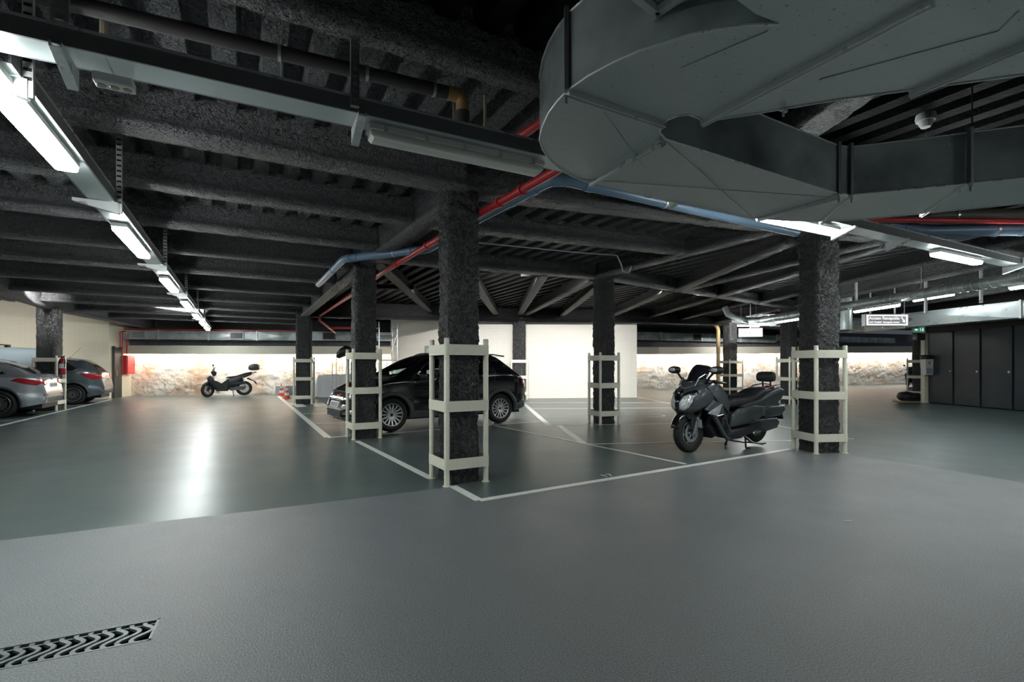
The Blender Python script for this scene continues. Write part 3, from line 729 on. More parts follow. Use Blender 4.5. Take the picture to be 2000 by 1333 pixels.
# second duct piece above the notch, its flange corner hangs into view
d2o = thing('air_duct', 'bottom corner of a second galvanised duct at the top edge, above the big duct', 'duct', (0, 0, 0))
cpt = hp(1283, 24, 2.72); MB().prism([(cpt.x, cpt.y), (cpt.x + .45, cpt.y - .60), (cpt.x - .1, cpt.y - 1.1), (cpt.x - .50, cpt.y - .42)], 2.74, 2.93).build('duct_body', GALVD, d2o)
for q in ((.45, -.60), (-.50, -.42)):
    MB().bar(cpt, cpt + Vector((q[0], q[1], 0)), .03, .028).build('flange_bar', PROFILE, d2o)
MB().cyl(cpt, cpt + Vector((0, 0, -.035)), .009).build('bolt', STEEL, d2o)

# ------------------------------------------------------------------ pipes
def pipe(name, pts, r, m, label, cat='pipe', sleeves=(), n=20, smm=None):
    t = thing(name, label, cat, pts[0]); o0 = Vector(pts[0]); P_ = [Vector(p) - o0 for p in pts]
    if len(P_) > 2:                                  # soften the bends
        Q = [P_[0]]
        for a, b, c in zip(P_, P_[1:], P_[2:]):
            r0 = min(r * 1.6, (a - b).length * .4, (c - b).length * .4); u = (a - b).normalized() * r0; v = (c - b).normalized() * r0
            Q += [b + u, b + u * .35 + v * .35 - (u + v) * .06, b + v]
        Q.append(P_[-1]); P_ = Q
    MB().tube(P_, r, n).build('pipe_run', m, t, smooth='auto')
    for (i, f, ln, k, mm) in sleeves:
        a, b = Vector(pts[i]) - o0, Vector(pts[i + 1]) - o0; c = a.lerp(b, f); d = (b - a).normalized()
        MB().cyl(c - d * ln / 2, c + d * ln / 2, r * k, n).build('coupling' if mm != STEEL else 'pipe_clip', mm, t, smooth='auto')
    return t
bp0 = hp(40, -18, 3.38)
pe = hp(893, 186, 3.38)
pipe('drain_pipe', [hp(-200, -74, 3.38), pe - d2 * .05], .047, BROWN, 'dark drain pipe running above the front cable tray from the upper left', sleeves=[(0, .60, .02, 1.12, STEEL), (0, .79, .02, 1.12, STEEL), (0, .955, .02, 1.12, STEEL)])
pipe('pipe_elbow', [pe - d2 * .08, pe + d2 * .045, pe + d2 * .045 + Vector((0, 0, -.40))], .052, ORANGE, 'ochre elbow and drop at the right end of the dark drain pipe', sleeves=[(1, .45, .12, 1.05, BROWN)])
def rod(p, q, r, m, lab, cat='rod', nm='threaded_rod', g=None): o = MB().cyl(p, q, r, 8).build(nm, m, smooth='auto'); return tag(o, lab, cat, g)
for px, y, top, bot, r, m, lab in ((203, 3.0, -60, 75, .022, BEIGE, 'grey conduit dropping to the tray at upper left'), (551, 3.35, 20, 160, .012, STEEL, 'thin steel rod behind the dark drain pipe'),
                                    (887, 3.9, 140, 246, .014, STEEL, 'steel rod just left of the ochre pipe drop'), (947, 4.05, 158, 262, .012, BEIGE, 'thin beige tube right of the ochre elbow')):
    rod(dp(px, top, y), dp(px, bot, y), r, m, lab)
hg = thing('perforated_hanger', 'dark perforated channel left of the conduit at the upper left edge', 'bracket', dp(118, 50, 2.62)); MB().bar((0, 0, -.02), (0, 0, .6), .075, .03, up=n2).build('channel', TRAYD, hg)
mb = MB(); [mb.box(0, -.0, .03 + i * .055, .036, .05, .02, a27) for i in range(9)]; mb.build('slots', STEEL, hg)['kind'] = 'stuff'
hg = thing('perforated_hanger', 'dark perforated channel in front of the drain pipe near the middle', 'bracket', dp(693, 202, 2.95)); MB().bar((0, 0, -.02), (0, 0, .48), .05, .03, up=n2).build('channel', TRAYD, hg)
mb = MB(); [mb.box(0, -.0, .03 + i * .045, .022, .05, .018, a27) for i in range(9)]; mb.build('slots', STEEL, hg)['kind'] = 'stuff'
rod(dp(1030, 62, 3.5), dp(1105, -5, 3.2), .009, BEIGE, 'thin ochre tube on the black ceiling left of the big duct')
# red sprinkler main and blue drain
RH = 3.04
pipe('red_pipe', [hp(1125, 311, RH), hp(1072, 341, RH), hp(949, 411, RH), hp(750, 531, RH), hp(685, 578, RH), hp(624, 617, RH), hp(624, 626, RH - .16), hp(655, 650, RH - .4)], .042, REDP,
     'red fire pipe running from the big duct past the nearest column to the rear', sleeves=[(1, .38, .05, 1.3, REDP), (1, .75, .05, 1.3, REDP), (2, .45, .04, 1.3, REDP), (2, .8, .04, 1.3, REDP), (3, .5, .04, 1.3, REDP)])
pipe('red_pipe', [hp(985, 287, 3.22), hp(1075, 226, 3.22)], .035, REDP, 'short piece of red pipe above the front tray, left of the big duct')
pipe('red_pipe', [dp(640, 640.5, 19), dp(700, 640.5, 19.4)], .045, REDP, 'short horizontal red pipe behind the second column')
BH = 3.10
pipe('blue_pipe', [hp(1555, 454, 3.2), hp(1447, 430, 3.2), hp(1106, 352, 3.2), hp(1075, 352, 3.2), hp(940, 424, 3.15), hp(836, 487, BH), hp(800, 491, BH), hp(672, 506, BH), hp(622, 556, BH)], .062, BLUEP,
     'blue grey drain pipe zigzagging under the black ceiling past the middle columns', sleeves=[(1, .5, .03, 1.12, PROFILE), (1, .9, .1, 1.12, BLUEP), (3, .2, .1, 1.12, BLUEP), (3, .5, .08, 1.12, BLUEP), (6, .0, .1, 1.12, BLUEP), (6, .22, .03, 1.12, STEEL), (6, .8, .08, 1.12, BLUEP), (6, .9, .05, 1.12, BLUEP), (7, .35, .05, 1.12, BLUEP)])
pipe('blue_pipe', [hp(1600, 432, 3.2), hp(1745, 441, 3.2), hp(1800, 452, 3.17), hp(2100, 446, 3.17)], .085, BLUEP, 'thick blue drain pipe with a bend right of the big duct',
     sleeves=[(0, .93, .14, 1.13, BLUEP), (1, .5, .3, 1.12, BLUEP), (2, .05, .1, 1.12, BLUEP), (2, .48, .03, 1.14, STEEL), (2, .65, .05, 1.1, BLUEP)])
pipe('drain_pipe', [hp(1600, 428, 3.35), hp(1850, 421, 3.35), hp(2100, 420, 3.35)], .085, mat('brown pipe', (.10, .085, .07), .5), 'dark brown drain pipe above the thick blue pipe at right', sleeves=[(1, .05, .03, 1.12, STEEL)])
pipe('red_pipe', [hp(1600, 428, 3.22), hp(2100, 434, 3.22)], .035, REDP, 'red pipe squeezed between brown and blue pipes at right')
pipe('blue_pipe', [hp(1820, 478, 3.2), hp(1915, 456, 3.2)], .05, mat('pale grey pipe', (.3, .34, .38), .4), 'pale grey pipe leading up to the thick blue pipe at right')
pipe('conduit', [hp(900, 471, 3.3), hp(1135, 494, 3.3), hp(1205, 499, 3.3), dp(1213, 515, 9.0), dp(1217, 531, 9.0), dp(1228, 533, 9.0), dp(1233, 520, 9.0)], .012, STEEL, 'thin steel conduit with a hooked end beside the middle column', 'conduit', n=8)
pipe('conduit', [dp(1655, 243, 5.0), dp(1800, 212, 4.5), dp(2040, 150, 3.9)], .008, mat('dark conduit', (.12, .12, .12), .4), 'thin dark conduit feeding the smoke detector', 'conduit', n=8)
sd_ = thing('smoke_detector', 'white smoke detector hanging above the lower duct branch at right', 'detector', dp(1808, 236, 4.3))
MB().lathe([(0, .055), (.07, .055), (.075, .02), (.068, -.005), (0, -.005)], (0, 0, 0)).build('base', WHITEP, sd_, smooth='auto')
MB().lathe([(0, -.06), (.035, -.058), (.05, -.03), (.055, -.004)], (0, 0, 0)).build('sensor_head', WHITEP, sd_, smooth='auto')
rod(dp(1808, 252, 4.3), dp(1808, 270, 4.3), .002, STEEL, 'fine wire hanging under the smoke detector', 'wire', 'wire')
rod(dp(1899, 350, 3.5) + Vector((0, 0, 1.08)), dp(1899, 352, 3.5), .005, BLACK, 'black rod hanging to the lower duct branch')

# spiral duct
sp0, sp1 = Vector((8.42, 4.5, 2.73)), Vector((7.95, 15.6, 2.76)); dd = (sp1 - sp0).normalized()
sx = thing('spiral_duct', 'round spiral galvanised duct running back along the right side', 'duct', sp0)
MB().tube([(0, 0, 0), sp1 - sp0], .10, 28).build('duct_tube', GALV, sx, smooth='auto')
L = (sp1 - sp0).length; mb = MB(); k = int(L / .16)
for i in range(k):
    c = dd * (i + .5) * .16; mb.tube([c - dd * .006, c + dd * .006], .105, 24)
mb.build('spiral_seam', PROFILE, sx)['kind'] = 'stuff'
el = [sp1 - sp0 + v for v in (Vector((0, 0, 0)), Vector((-.06, .16, .0)), Vector((-.24, .42, .02)), Vector((-.5, .66, .10)), Vector((-.74, .8, .26)), Vector((-.8, .9, .5)))]
MB().tube(el, .10, 24).build('elbow', GALV, sx, smooth='auto')
for i in range(4): MB().tube([el[i] - (el[i + 1] - el[i]).normalized() * .008, el[i] + (el[i + 1] - el[i]).normalized() * .008], .106, 24).build('elbow_seam', PROFILE, sx)
for px, y in ((1799, 9.9),):
    rod(dp(1799, 480, y), dp(1799, 566, y), .008, STEEL, 'white rod carrying the spiral duct')
for px, py0, py1, y in ((1672, 515, 588, 11.5), (1808, 515, 612, 11.5), (1916, 497, 592, 10.5)):
    tag(MB().bar(dp(px, py0, y), dp(px, py1, y), .05, .04, up=(0, 1, 0)).build('hanger_channel', PROFILE), 'galvanised channel hanging near the spiral duct, ' + {1672: 'leftmost, beside the column', 1808: 'middle one above the exit sign', 1916: 'rightmost above the metal doors'}[px], 'bracket', 'short channels near the spiral duct')

# rectangular duct on the right
rd = thing('air_duct', 'bright rectangular galvanised duct above the black metal doors', 'duct', (0, 0, 0))
ra, rb = Vector((13.6, 7.5, 2.52)), Vector((11.9, 17.3, 2.50)); dr = (rb - ra).normalized(); nr = Vector((dr.y, -dr.x, 0))
segs = [0, 1.9, 3.8, 4.55, 4.9, 8.0, (rb - ra).length]
DUCTB = mat('bright galvanised sheet', (.60, .66, .68), .33, .7, var=(1.4, (.48, .54, .56), .35, .7), rvar=(3, .25, .42))
for u, v in zip(segs, segs[1:]):
    a, b = ra + dr * (u + .015), ra + dr * (v - .015); 
    c1, c2, c3, c4 = a, b, b + Vector((0, 0, .43)), a + Vector((0, 0, .43)); ce = (c1 + c3) / 2 + nr * -.05
    off = nr * .55; mb = MB(); mb.add([c1, c2, c3, c4, ce, c1 + off, c2 + off, c3 + off, c4 + off], [(0, 1, 4), (1, 2, 4), (2, 3, 4), (3, 0, 4), (0, 1, 6, 5), (3, 2, 7, 8), (0, 3, 8, 5), (1, 2, 7, 6), (5, 6, 7, 8)])
    mb.build('duct_section', DUCTB, rd)
for u in segs:
    a = ra + dr * u; 
    fr = MB().bar(a + Vector((0, 0, -.02)) + nr * -.012, a + Vector((0, 0, .45)) + nr * -.012, .035, .05, up=dr)
    fr.bar(a + Vector((0, 0, -.012)), a + nr * .56 + Vector((0, 0, -.012)), .035, .025); fr.build('duct_flange', PROFILE, rd)
for u in (2.6, 7.9):
    a = ra + dr * u + nr * -.06; rod(a + Vector((0, 0, -.05)), a + Vector((0, 0, 1.15)), .008, STEEL, 'steel rod hanging the bright rectangular duct, ' + ('right one near the frame edge' if u < 5 else 'left one near the exit sign'), g='rods of the rectangular duct')
ud = MB().box(12.6, 19.2, 3.0, 4.8, .5, .3).build('air_duct', GALVD); tag(ud, 'dull duct crossing behind the bright rectangular duct', 'duct')

# far ducts above the rock wall
def farduct(a, b, z0, z1, off, label, secs, grills):
    a, b = Vector((*a, 0)), Vector((*b, 0)); d = (b - a).normalized(); nn = Vector((d.y, -d.x, 0)); L = (b - a).length
    t = thing('air_duct', label, 'duct', (0, 0, 0)); hgt = z1 - z0
    for i in range(secs):
        p, q = a + d * (L * i / secs + .02) + nn * off, a + d * (L * (i + 1) / secs - .02) + nn * off; z = Vector((0, 0, z0))
        c1, c2, c3, c4 = p + z, q + z, q + z + Vector((0, 0, hgt)), p + z + Vector((0, 0, hgt)); ce = (c1 + c3) / 2 + nn * .03; bk = nn * -.4
        MB().add([c1, c2, c3, c4, ce, c1 + bk, c2 + bk, c3 + bk, c4 + bk], [(0, 1, 4), (1, 2, 4), (2, 3, 4), (3, 0, 4), (0, 1, 6, 5), (3, 2, 7, 8), (0, 3, 8, 5), (1, 2, 7, 6), (5, 6, 7, 8)]).build('duct_section', GALV, t)
        f = p - d * .02; MB().box(f.x, f.y, z0 + hgt / 2, .05, .06, hgt + .05, math.atan2(d.y, d.x)).build('duct_flange', PROFILE, t)
    for s_, m in grills:
        c = a + d * s_ + nn * (off + .05); g = MB().box(c.x, c.y, z0 + hgt / 2, .56, .04, hgt * .85, math.atan2(d.y, d.x)).build('grille_frame', PROFILE if m else TRAYD, t)
        c += nn * .022; MB().box(c.x, c.y, z0 + hgt / 2, .48, .02, hgt * .68, math.atan2(d.y, d.x)).build('grille', mat('grey grille', (.35, .36, .36), .5) if m else BLACK, g)
    return t
farduct((-17.0, 21.2), (-9.4, 22.65), 2.42, 2.80, .80, 'long galvanised duct over the rock wall at the left rear', 4, ((1.2, 1), (5.0, 0)))
farduct((-9.3, 22.7), (-4.6, 23.85), 2.44, 2.84, .80, 'galvanised duct over the rock wall between the second and third columns', 2, ((.9, 0),))
farduct((5.4, 27.3), (16, 31.0), 2.72, 3.16, .85, 'galvanised duct over the rock wall right of the white block wall', 4, ((5.2, 0),))
farduct((16, 31.0), (26, 34.5), 2.85, 3.2, .85, 'far galvanised duct over the rock wall right of the scooter column', 3, ())
tag(MB().bar((-17.1, 20.5, 2.85), (-9.4, 22.0, 2.85), .05, .05).build('red_pipe', REDP), 'thin red pipe above the long duct at the left rear', 'pipe')
# ochre pipe at far column
pipe('drain_pipe', [(9.65, 23.0, 0.05), (9.65, 23.0, 3.05), (9.45, 22.9, 3.25)], .085, mat('ochre pipe', (.62, .45, .24), .5), 'vertical ochre drain pipe at the far column', sleeves=[(0, .8, .12, 1.15, mat('ochre pipe', (.62, .45, .24), .5))])
pipe('duct_stub', [(10.2, 15.0, 2.4), (10.2, 15.0, 3.7)], .16, GALV, 'short vertical grey pipe between scooter column and bright duct', 'pipe')

# ------------------------------------------------------------------ signs
SIGNW = mat('backlit white sign face', (.7, .7, .7), .4, emit=((1, 1, 1), .22))
SIGNG = mat('grey backlit panel', (.25, .24, .26), .5, emit=((.42, .40, .44), .08))
GREEN = mat('green exit panel', (.03, .25, .16), .4, emit=((.08, .36, .24), .12))
def text(s_, size, loc, rot, m, par, name='lettering', ext=.004, align='CENTER'):
    cu = bpy.data.curves.new(name, 'FONT'); cu.body = s_; cu.size = size; cu.extrude = ext; cu.align_x = align; cu.offset = .0015 if size > .05 else 0; cu.align_y = 'CENTER'
    o = bpy.data.objects.new(name, cu); COL.objects.link(o); dg = bpy.context.evaluated_depsgraph_get(); me = bpy.data.meshes.new_from_object(o.evaluated_get(dg))
    bpy.data.objects.remove(o); me.materials.clear(); me.materials.append(m); o = bpy.data.objects.new(name, me); COL.objects.link(o); o.location = loc; o.rotation_euler = rot; o.parent = par; return o
s1 = thing('hanging_sign', 'backlit hanging sign reading Acceso Recepción with an arrow', 'sign', (10.32, 13.6, 2.56), D(3))
MB().box(0, 0, 0, 1.24, .14, .33).build('sign_box', mat('grey sign housing', (.5, .5, .52), .4), s1, bevel=.006)
MB().box(0, -.072, 0, 1.18, .012, .29).build('sign_face', SIGNW, s1)
MB().box(0, -.08, 0, 1.07, .006, .21).build('sign_panel', SIGNG, s1)
text('Acceso Recepción', .118, (-.09, -.086, .048), (PI / 2, 0, 0), SIGNW, s1, ext=.004)
text('And· Hospital · Emergency Access', .062, (-.09, -.086, -.058), (PI / 2, 0, 0), SIGNW, s1, ext=.004)
MB().add([(.38, -.09, .08), (.41, -.09, .095), (.475, -.09, .0), (.495, -.09, .03), (.505, -.09, -.075), (.415, -.09, -.045), (.445, -.09, -.02)], [(0, 1, 2, 6), (2, 3, 4), (6, 2, 4, 5)]).build('arrow', SIGNW, s1)
for x in (-.42, .28): MB().bar((x, 0, .165), (x, 0, 1.14), .03, .03).build('hanger', PROFILE, s1)
MB().bar((-.42, 0, .36), (.28, 0, .36), .03, .03, up=(0, 1, 0)).build('hanger', PROFILE, s1)
MB().box(-.05, 0, -.19, .05, .05, .06).build('bracket', PROFILE, s1)
s2 = thing('hanging_sign', 'small backlit hanging sign seen over the seat of the maxi scooter', 'sign', (8.05, 16.6, 2.42), D(-22))
MB().box(0, 0, 0, .74, .16, .30).build('sign_box', MATS['grey sign housing'], s2, bevel=.006)
MB().box(0, -.082, 0, .70, .012, .27).build('sign_face', SIGNW, s2)
text('Acceso Recepción', .075, (0, -.092, .075), (PI / 2, 0, 0), BLACK, s2)
text('Recepción', .082, (0, -.092, -.01), (PI / 2, 0, 0), BLACK, s2)
text('Reception Access', .05, (0, -.092, -.09), (PI / 2, 0, 0), BLACK, s2)
MB().bar((0, 0, .15), (0, 0, 1.28), .03, .03).build('hanger', PROFILE, s2)
s3 = thing('exit_sign', 'small green emergency exit sign with arrow and running figure', 'sign', (13.15, 15.9, 2.47), D(-10))
MB().box(0, 0, 0, .37, .03, .2).build('sign_frame', WHITEP, s3); MB().box(0, -.018, 0, .32, .008, .15).build('sign_panel', GREEN, s3)
MB().add([(-.13, -.024, 0), (-.07, -.024, .04), (-.07, -.024, .015), (-.03, -.024, .015), (-.03, -.024, -.015), (-.07, -.024, -.015), (-.07, -.024, -.04)], [(0, 1, 6), (2, 3, 4, 5)]).build('arrow', SIGNW, s3)
mb = MB(); mb.box(.045, -.024, 0, .012, .004, .10); mb.box(.11, -.024, .005, .03, .004, .045, 0); mb.box(.11, -.024, .042, .02, .004, .02); mb.bar((.11, -.024, -.015), (.085, -.024, -.05), .004, .012, up=(0, 0, 1)); mb.bar((.11, -.024, -.015), (.135, -.024, -.045), .004, .012); mb.build('pictogram', SIGNW, s3)
spk = thing('loudspeaker', 'black box fixed under the green exit sign', 'speaker', (13.25, 16.0, 2.24), D(-10)); MB().box(0, 0, 0, .26, .22, .22).build('cabinet', BLACK, spk, bevel=.02); MB().bar((0, .05, .1), (0, .05, 1.45), .03, .03).build('bracket', BLACK, spk)
# ------------------------------------------------------------------ cars
def interp(tab, x):
    if x <= tab[0][0]: return tab[0][1]
    for (a, u), (b, v) in zip(tab, tab[1:]):
        if x <= b:
            t = (x - a) / (b - a); return u + (v - u) * t
    return tab[-1][1]
def smooth_tab(tab, k=3):          # Catmull-Rom refinement
    out = []
    for i in range(len(tab) - 1):
        p0, p1, p2, p3 = tab[max(i - 1, 0)], tab[i], tab[i + 1], tab[min(i + 2, len(tab) - 1)]
        for j in range(k):
            t = j / k; q = []
            m1 = (p2[1] - p0[1]) / max(p2[0] - p0[0], 1e-6) * (p2[0] - p1[0]); m2 = (p3[1] - p1[1]) / max(p3[0] - p1[0], 1e-6) * (p2[0] - p1[0])
            z = (2 * t ** 3 - 3 * t * t + 1) * p1[1] + (t ** 3 - 2 * t * t + t) * m1 + (-2 * t ** 3 + 3 * t * t) * p2[1] + (t ** 3 - t * t) * m2
            out.append((p1[0] + (p2[0] - p1[0]) * t, z))
    out.append(tab[-1]); return out
def wheel(par, x, y, R, wd, side, rim, spokes, double=False, spin=0.):
    """side=+1: outer face towards +y"""
    tk = R * .31; w2 = wd / 2
    prof = [(R - tk, -w2 * .8), (R - tk * .5, -w2), (R - .02, -w2 * .86), (R - .004, -w2 * .6), (R, -w2 * .2), (R, w2 * .2), (R - .004, w2 * .6), (R - .02, w2 * .86), (R - tk * .5, w2), (R - tk, w2 * .8)]
    t = MB().lathe(prof, (0, 0, 0), 'y', 40, closed=True).build('wheel', TYRE, par, smooth='auto'); t.location = (x, y, R)
    Ri = R - tk + .004; s_ = side
    rm = MB().lathe([(Ri, -w2 * .7), (Ri, w2 * .78), (Ri - .012, w2 * .86), (Ri - .03, w2 * .8), (Ri - .035, w2 * .2), (Ri - .04, -w2 * .6)], (0, 0, 0), 'y', 40)
    if s_ < 0: rm.v = [(a, -b, c) for a, b, c in rm.v]
    yo = s_ * w2 * .72; hubr = R * .16
    n = spokes
    for i in range(n):
        for dlt in ((-.09, .09) if double else (0,)):
            q = 2 * PI * (i + .0) / n + spin + dlt; q2 = 2 * PI * i / n + spin + dlt * (2.0 if double else 1)
            wS = R * (.05 if double else .085)
            a = Vector((math.cos(q) * hubr * .8, yo * .72, math.sin(q) * hubr * .8)); b = Vector((math.cos(q2) * (Ri - .012), yo, math.sin(q2) * (Ri - .012)))
            rm.bar(a, b, wS, .02, up=(0, s_, 0))
    rm.lathe([(0, yo * .85), (hubr * .7, yo * .85), (hubr, yo * .7), (hubr, 0)], (0, 0, 0), 'y', 24)
    rm.build('rim', rim, t, smooth='auto')
    MB().lathe([(0, yo * .93), (hubr * .5, yo * .92), (hubr * .55, yo * .8)], (0, 0, 0), 'y', 20).build('hub_cap', BLACK, t, smooth='auto')
    MB().lathe([(0, -yo * .1), (Ri * .62, -yo * .1), (Ri * .62, yo * .05), (0, yo * .05)], (0, 0, 0), 'y', 30).build('brake_disc', mat('dull steel', (.16, .16, .17), .4, .8), t, smooth='auto')
    MB().lathe([(0, -w2 * .5 * s_), (Ri - .02, -w2 * .5 * s_)], (0, 0, 0), 'y', 30).build('inner_barrel', BLACK, t)
    return t
class Car:
    def __init__(s, name, label, L, W, top, shoulder, wheels, R, paint, sill=.22, th=.27, plan_f=(.75, .62), plan_r=(.45, .8), zref=.3, group=None, holes=(), toph=()):
        s.root = thing(name, label, 'car', group=group); s.L, s.W = L, W; s.top = smooth_tab(top, 5); s.sh = shoulder; s.wh = wheels; s.R = R; s.th = th; s.pf, s.pr = plan_f, plan_r; s.sill = sill
        xs = [L * i / 150 for i in range(151)]
        for xw in wheels:
            Ra = R + .055
            xs += [xw - Ra - .001, xw - Ra + .001, xw + Ra - .001, xw + Ra + .001] + [xw + Ra * math.cos(PI * k / 24) for k in range(1, 24)]
        xs += [.006, .015, .03, L - .006, L - .015, L - .03]
        xs = sorted(x for x in xs if 0 <= x <= L)
        N1, N2 = 12, 20; mb = MB(); s.K = 2 * (N1 + N2) + 1
        for x in xs:
            W_, zs, zt = s.hw(x), s.shz(x), s.tz(x); zb = s.bot(x); half = []
            for k in range(N1 + 1):
                z = zb + (zs - zb) * k / N1; half.append((s.side(x, z), z))
            for k in range(1, N2 + 1):
                ph = PI / 2 * (k / N2); v = math.sin(ph) ** .62; u = (1 - min(v, 1) ** 3.6) ** (1 / 3.6) if v < 1 else 0
                z = zs + (zt - zs) * v; half.append((W_ * u * (1 - s.th * (z - zs) / .6), z))
            for y, z in half: mb.v.append((x, y, z))
            for y, z in reversed(half[:-1]): mb.v.append((x, -y, z))
        K = s.K; m = len(xs)
        def inpoly(pt, poly):
            c = False; n = len(poly)
            for i in range(n):
                (x1, y1), (x2, y2) = poly[i], poly[(i + 1) % n]
                if (y1 > pt[1]) != (y2 > pt[1]) and pt[0] < (x2 - x1) * (pt[1] - y1) / (y2 - y1) + x1: c = not c
            return c
        for i in range(m - 1):
            for j in range(K - 1):
                f = (i * K + j, i * K + j + 1, (i + 1) * K + j + 1, (i + 1) * K + j)
                if holes or toph:
                    cx = sum(mb.v[q][0] for q in f) / 4; cy = sum(mb.v[q][1] for q in f) / 4; cz = sum(mb.v[q][2] for q in f) / 4
                    if abs(cy) > .45 * W and any(inpoly((cx, cz), h) for h in holes): continue
                    if any(inpoly((cx, cy), h) for h in toph): continue
                mb.f.append(f)
        mb.f.append(tuple(range(K))); mb.f.append(tuple((m - 1) * K + j for j in reversed(range(K))))
        s.body = mb.build('body', paint, s.root, smooth='auto')
        full = MB(); full.v = mb.v; full.f = [(i * K + j, i * K + j + 1, (i + 1) * K + j + 1, (i + 1) * K + j) for i in range(m - 1) for j in range(K - 1)] + mb.f[-2:]
        s.tree = BVHTree.FromPolygons([Vector(v) for v in full.v], full.f)
        # dark underbody fills the wheel wells
        MB().prism([(.10, -W / 2 + .28), (L - .15, -W / 2 + .28), (L - .15, W / 2 - .28), (.10, W / 2 - .28)], .2, .80).build('underbody', BLACK, s.root)
    def hw(s, x):
        a, e = s.pf; b, g = s.pr; w_ = s.W / 2
        if x > s.L - a: t = (x - (s.L - a)) / a; w_ *= 1 - (1 - e) * t ** 2.6
        if x < b: t = (b - x) / b; w_ *= 1 - (1 - g) * t ** 3
        return w_
    def shz(s, x): return min(interp(s.sh, x), interp(s.top, x) - .012)
    def tz(s, x): return interp(s.top, x)
    def bot(s, x):
        z = s.sill + (.05 * max(0, (x - (s.L - .5)) / .5)) + (.10 * max(0, (.5 - x) / .5))
        for xw in s.wh:
            Ra = s.R + .055; d = abs(x - xw)
            if d < Ra: z = max(z, s.R + math.sqrt(Ra * Ra - d * d))
        return z
    def side(s, x, z):
        W_, zs = s.hw(x), s.shz(x); t = (z - .2) / (zs - .2)
        y = W_ * (1 - .07 * max(0, .45 - t) ** 1.5 * 3 + 0)
        if z < .45: y -= .03 * (.45 - z) / .25
        y -= .022 * math.exp(-((t - .55) / .16) ** 2)           # hollow along the door
        return y
    def patch(s, name, poly, dirn, m, off=.004, par=None, side=1, cuts=4, thick=.0, smooth='auto'):
        """polygon projected on the body. dirn 'side' (x,z), 'front'/'rear' (y,z), 'top' (x,y)"""
        bm = bmesh.new(); 
        if dirn == 'side': vs = [(x, 0, z) for x, z in poly]
        elif dirn in ('front', 'rear'): vs = [(0, y, z) for y, z in poly]
        else: vs = [(x, y, 0) for x, y in poly]
        bv = [bm.verts.new(v) for v in vs]; es = [bm.edges.new((bv[i], bv[(i + 1) % len(bv)])) for i in range(len(bv))]
        bmesh.ops.triangle_fill(bm, use_beauty=True, edges=es)
        for _ in range(cuts):
            long_ = [e for e in bm.edges if e.calc_length() > .05]
            if not long_: break
            bmesh.ops.subdivide_edges(bm, edges=long_, cuts=1); bmesh.ops.triangulate(bm, faces=bm.faces)
        s.project(bm, dirn, side, off)
        if thick:
            be = [e for e in bm.edges if e.is_boundary]; r = bmesh.ops.extrude_edge_only(bm, edges=be)
            d = {'side': Vector((0, -side, 0)), 'front': Vector((-1, 0, 0)), 'rear': Vector((1, 0, 0)), 'top': Vector((0, 0, -1))}[dirn]
            for v in [g for g in r['geom'] if isinstance(g, bmesh.types.BMVert)]: v.co += d * thick
        bmesh.ops.recalc_face_normals(bm, faces=bm.faces)
        me = bpy.data.meshes.new(name); bm.to_mesh(me); bm.free(); me.materials.append(m); o = bpy.data.objects.new(name, me); COL.objects.link(o); o.parent = par or s.root
        me.polygons.foreach_set('use_smooth', [True] * len(me.polygons)); return o
    def pt(s, p, dirn, side, off=0.):
        if dirn == 'side': o, d = Vector((p[0], side * 3, p[2])), Vector((0, -side, 0))
        elif dirn == 'front': o, d = Vector((s.L + 2, p[1], p[2])), Vector((-1, 0, 0))
        elif dirn == 'rear': o, d = Vector((-2, p[1], p[2])), Vector((1, 0, 0))
        else: o, d = Vector((p[0], p[1], 4)), Vector((0, 0, -1))
        h, n_, i, dist = s.tree.ray_cast(o, d)
        if h is None:
            q = Vector(p); q += (-d) * 1.2 if dirn in ('side',) else Vector((0, 0, 0)); h, n_, i, dist = s.tree.find_nearest(q)
        return h - d * off
    def project(s, bm, dirn, side, off):
        for v in bm.verts: v.co = s.pt(v.co, dirn, side, off)
    def trim(s, name, pts, dirn, m, r=.01, par=None, side=1, closed=True, off=.0):
        q = []
        n = len(pts)
        for i in range(n if closed else n - 1):
            a, b = pts[i], pts[(i + 1) % n]; k = max(1, int(math.dist(a, b) / .05)); q += [(a[0] + (b[0] - a[0]) * j / k, a[1] + (b[1] - a[1]) * j / k) for j in range(k)]
        if not closed: q.append(pts[-1])
        P3 = [s.pt(Vector((a, 0, b)) if dirn == 'side' else Vector((0, a, b)) if dirn in ('front', 'rear') else Vector((a, b, 0)), dirn, side, off) for a, b in q]
        return MB().tube(P3, r, 6, closed=closed).build(name, m, par or s.root, smooth='auto')
    def arch(s, m, wd=.06, off=.014, a0=-12, a1=192, side=1, par=None, drop=.0):
        for xw in s.wh:
            Ra = s.R + .045; inn, out = [], []
            for k in range(25):
                q = D(a0 + (a1 - a0) * k / 24); inn.append((xw + Ra * math.cos(q), max(s.sill, s.R + Ra * math.sin(q)))); out.append((xw + (Ra + wd) * math.cos(q), max(s.sill, s.R + (Ra + wd) * math.sin(q))))
            mb = MB(); vs = []
            for (a, b), (c, d_) in zip(inn, out):
                o3 = s.pt(Vector((c, 0, d_)), 'side', side, off * .5); i3 = Vector((a, o3.y + side * off, b)); vs += [Vector((a, i3.y - side * .06, b)), i3, o3 + Vector((0, side * off * .6, 0)), o3 - Vector((0, side * .02, 0))]
            fs = []
            for k in range(24):
                for j in range(3): fs.append((4 * k + j, 4 * k + j + 1, 4 * k + 5 + j, 4 * k + 4 + j))
            mb.add(vs, fs).build('wheel_arch', m, s.root, smooth=True)
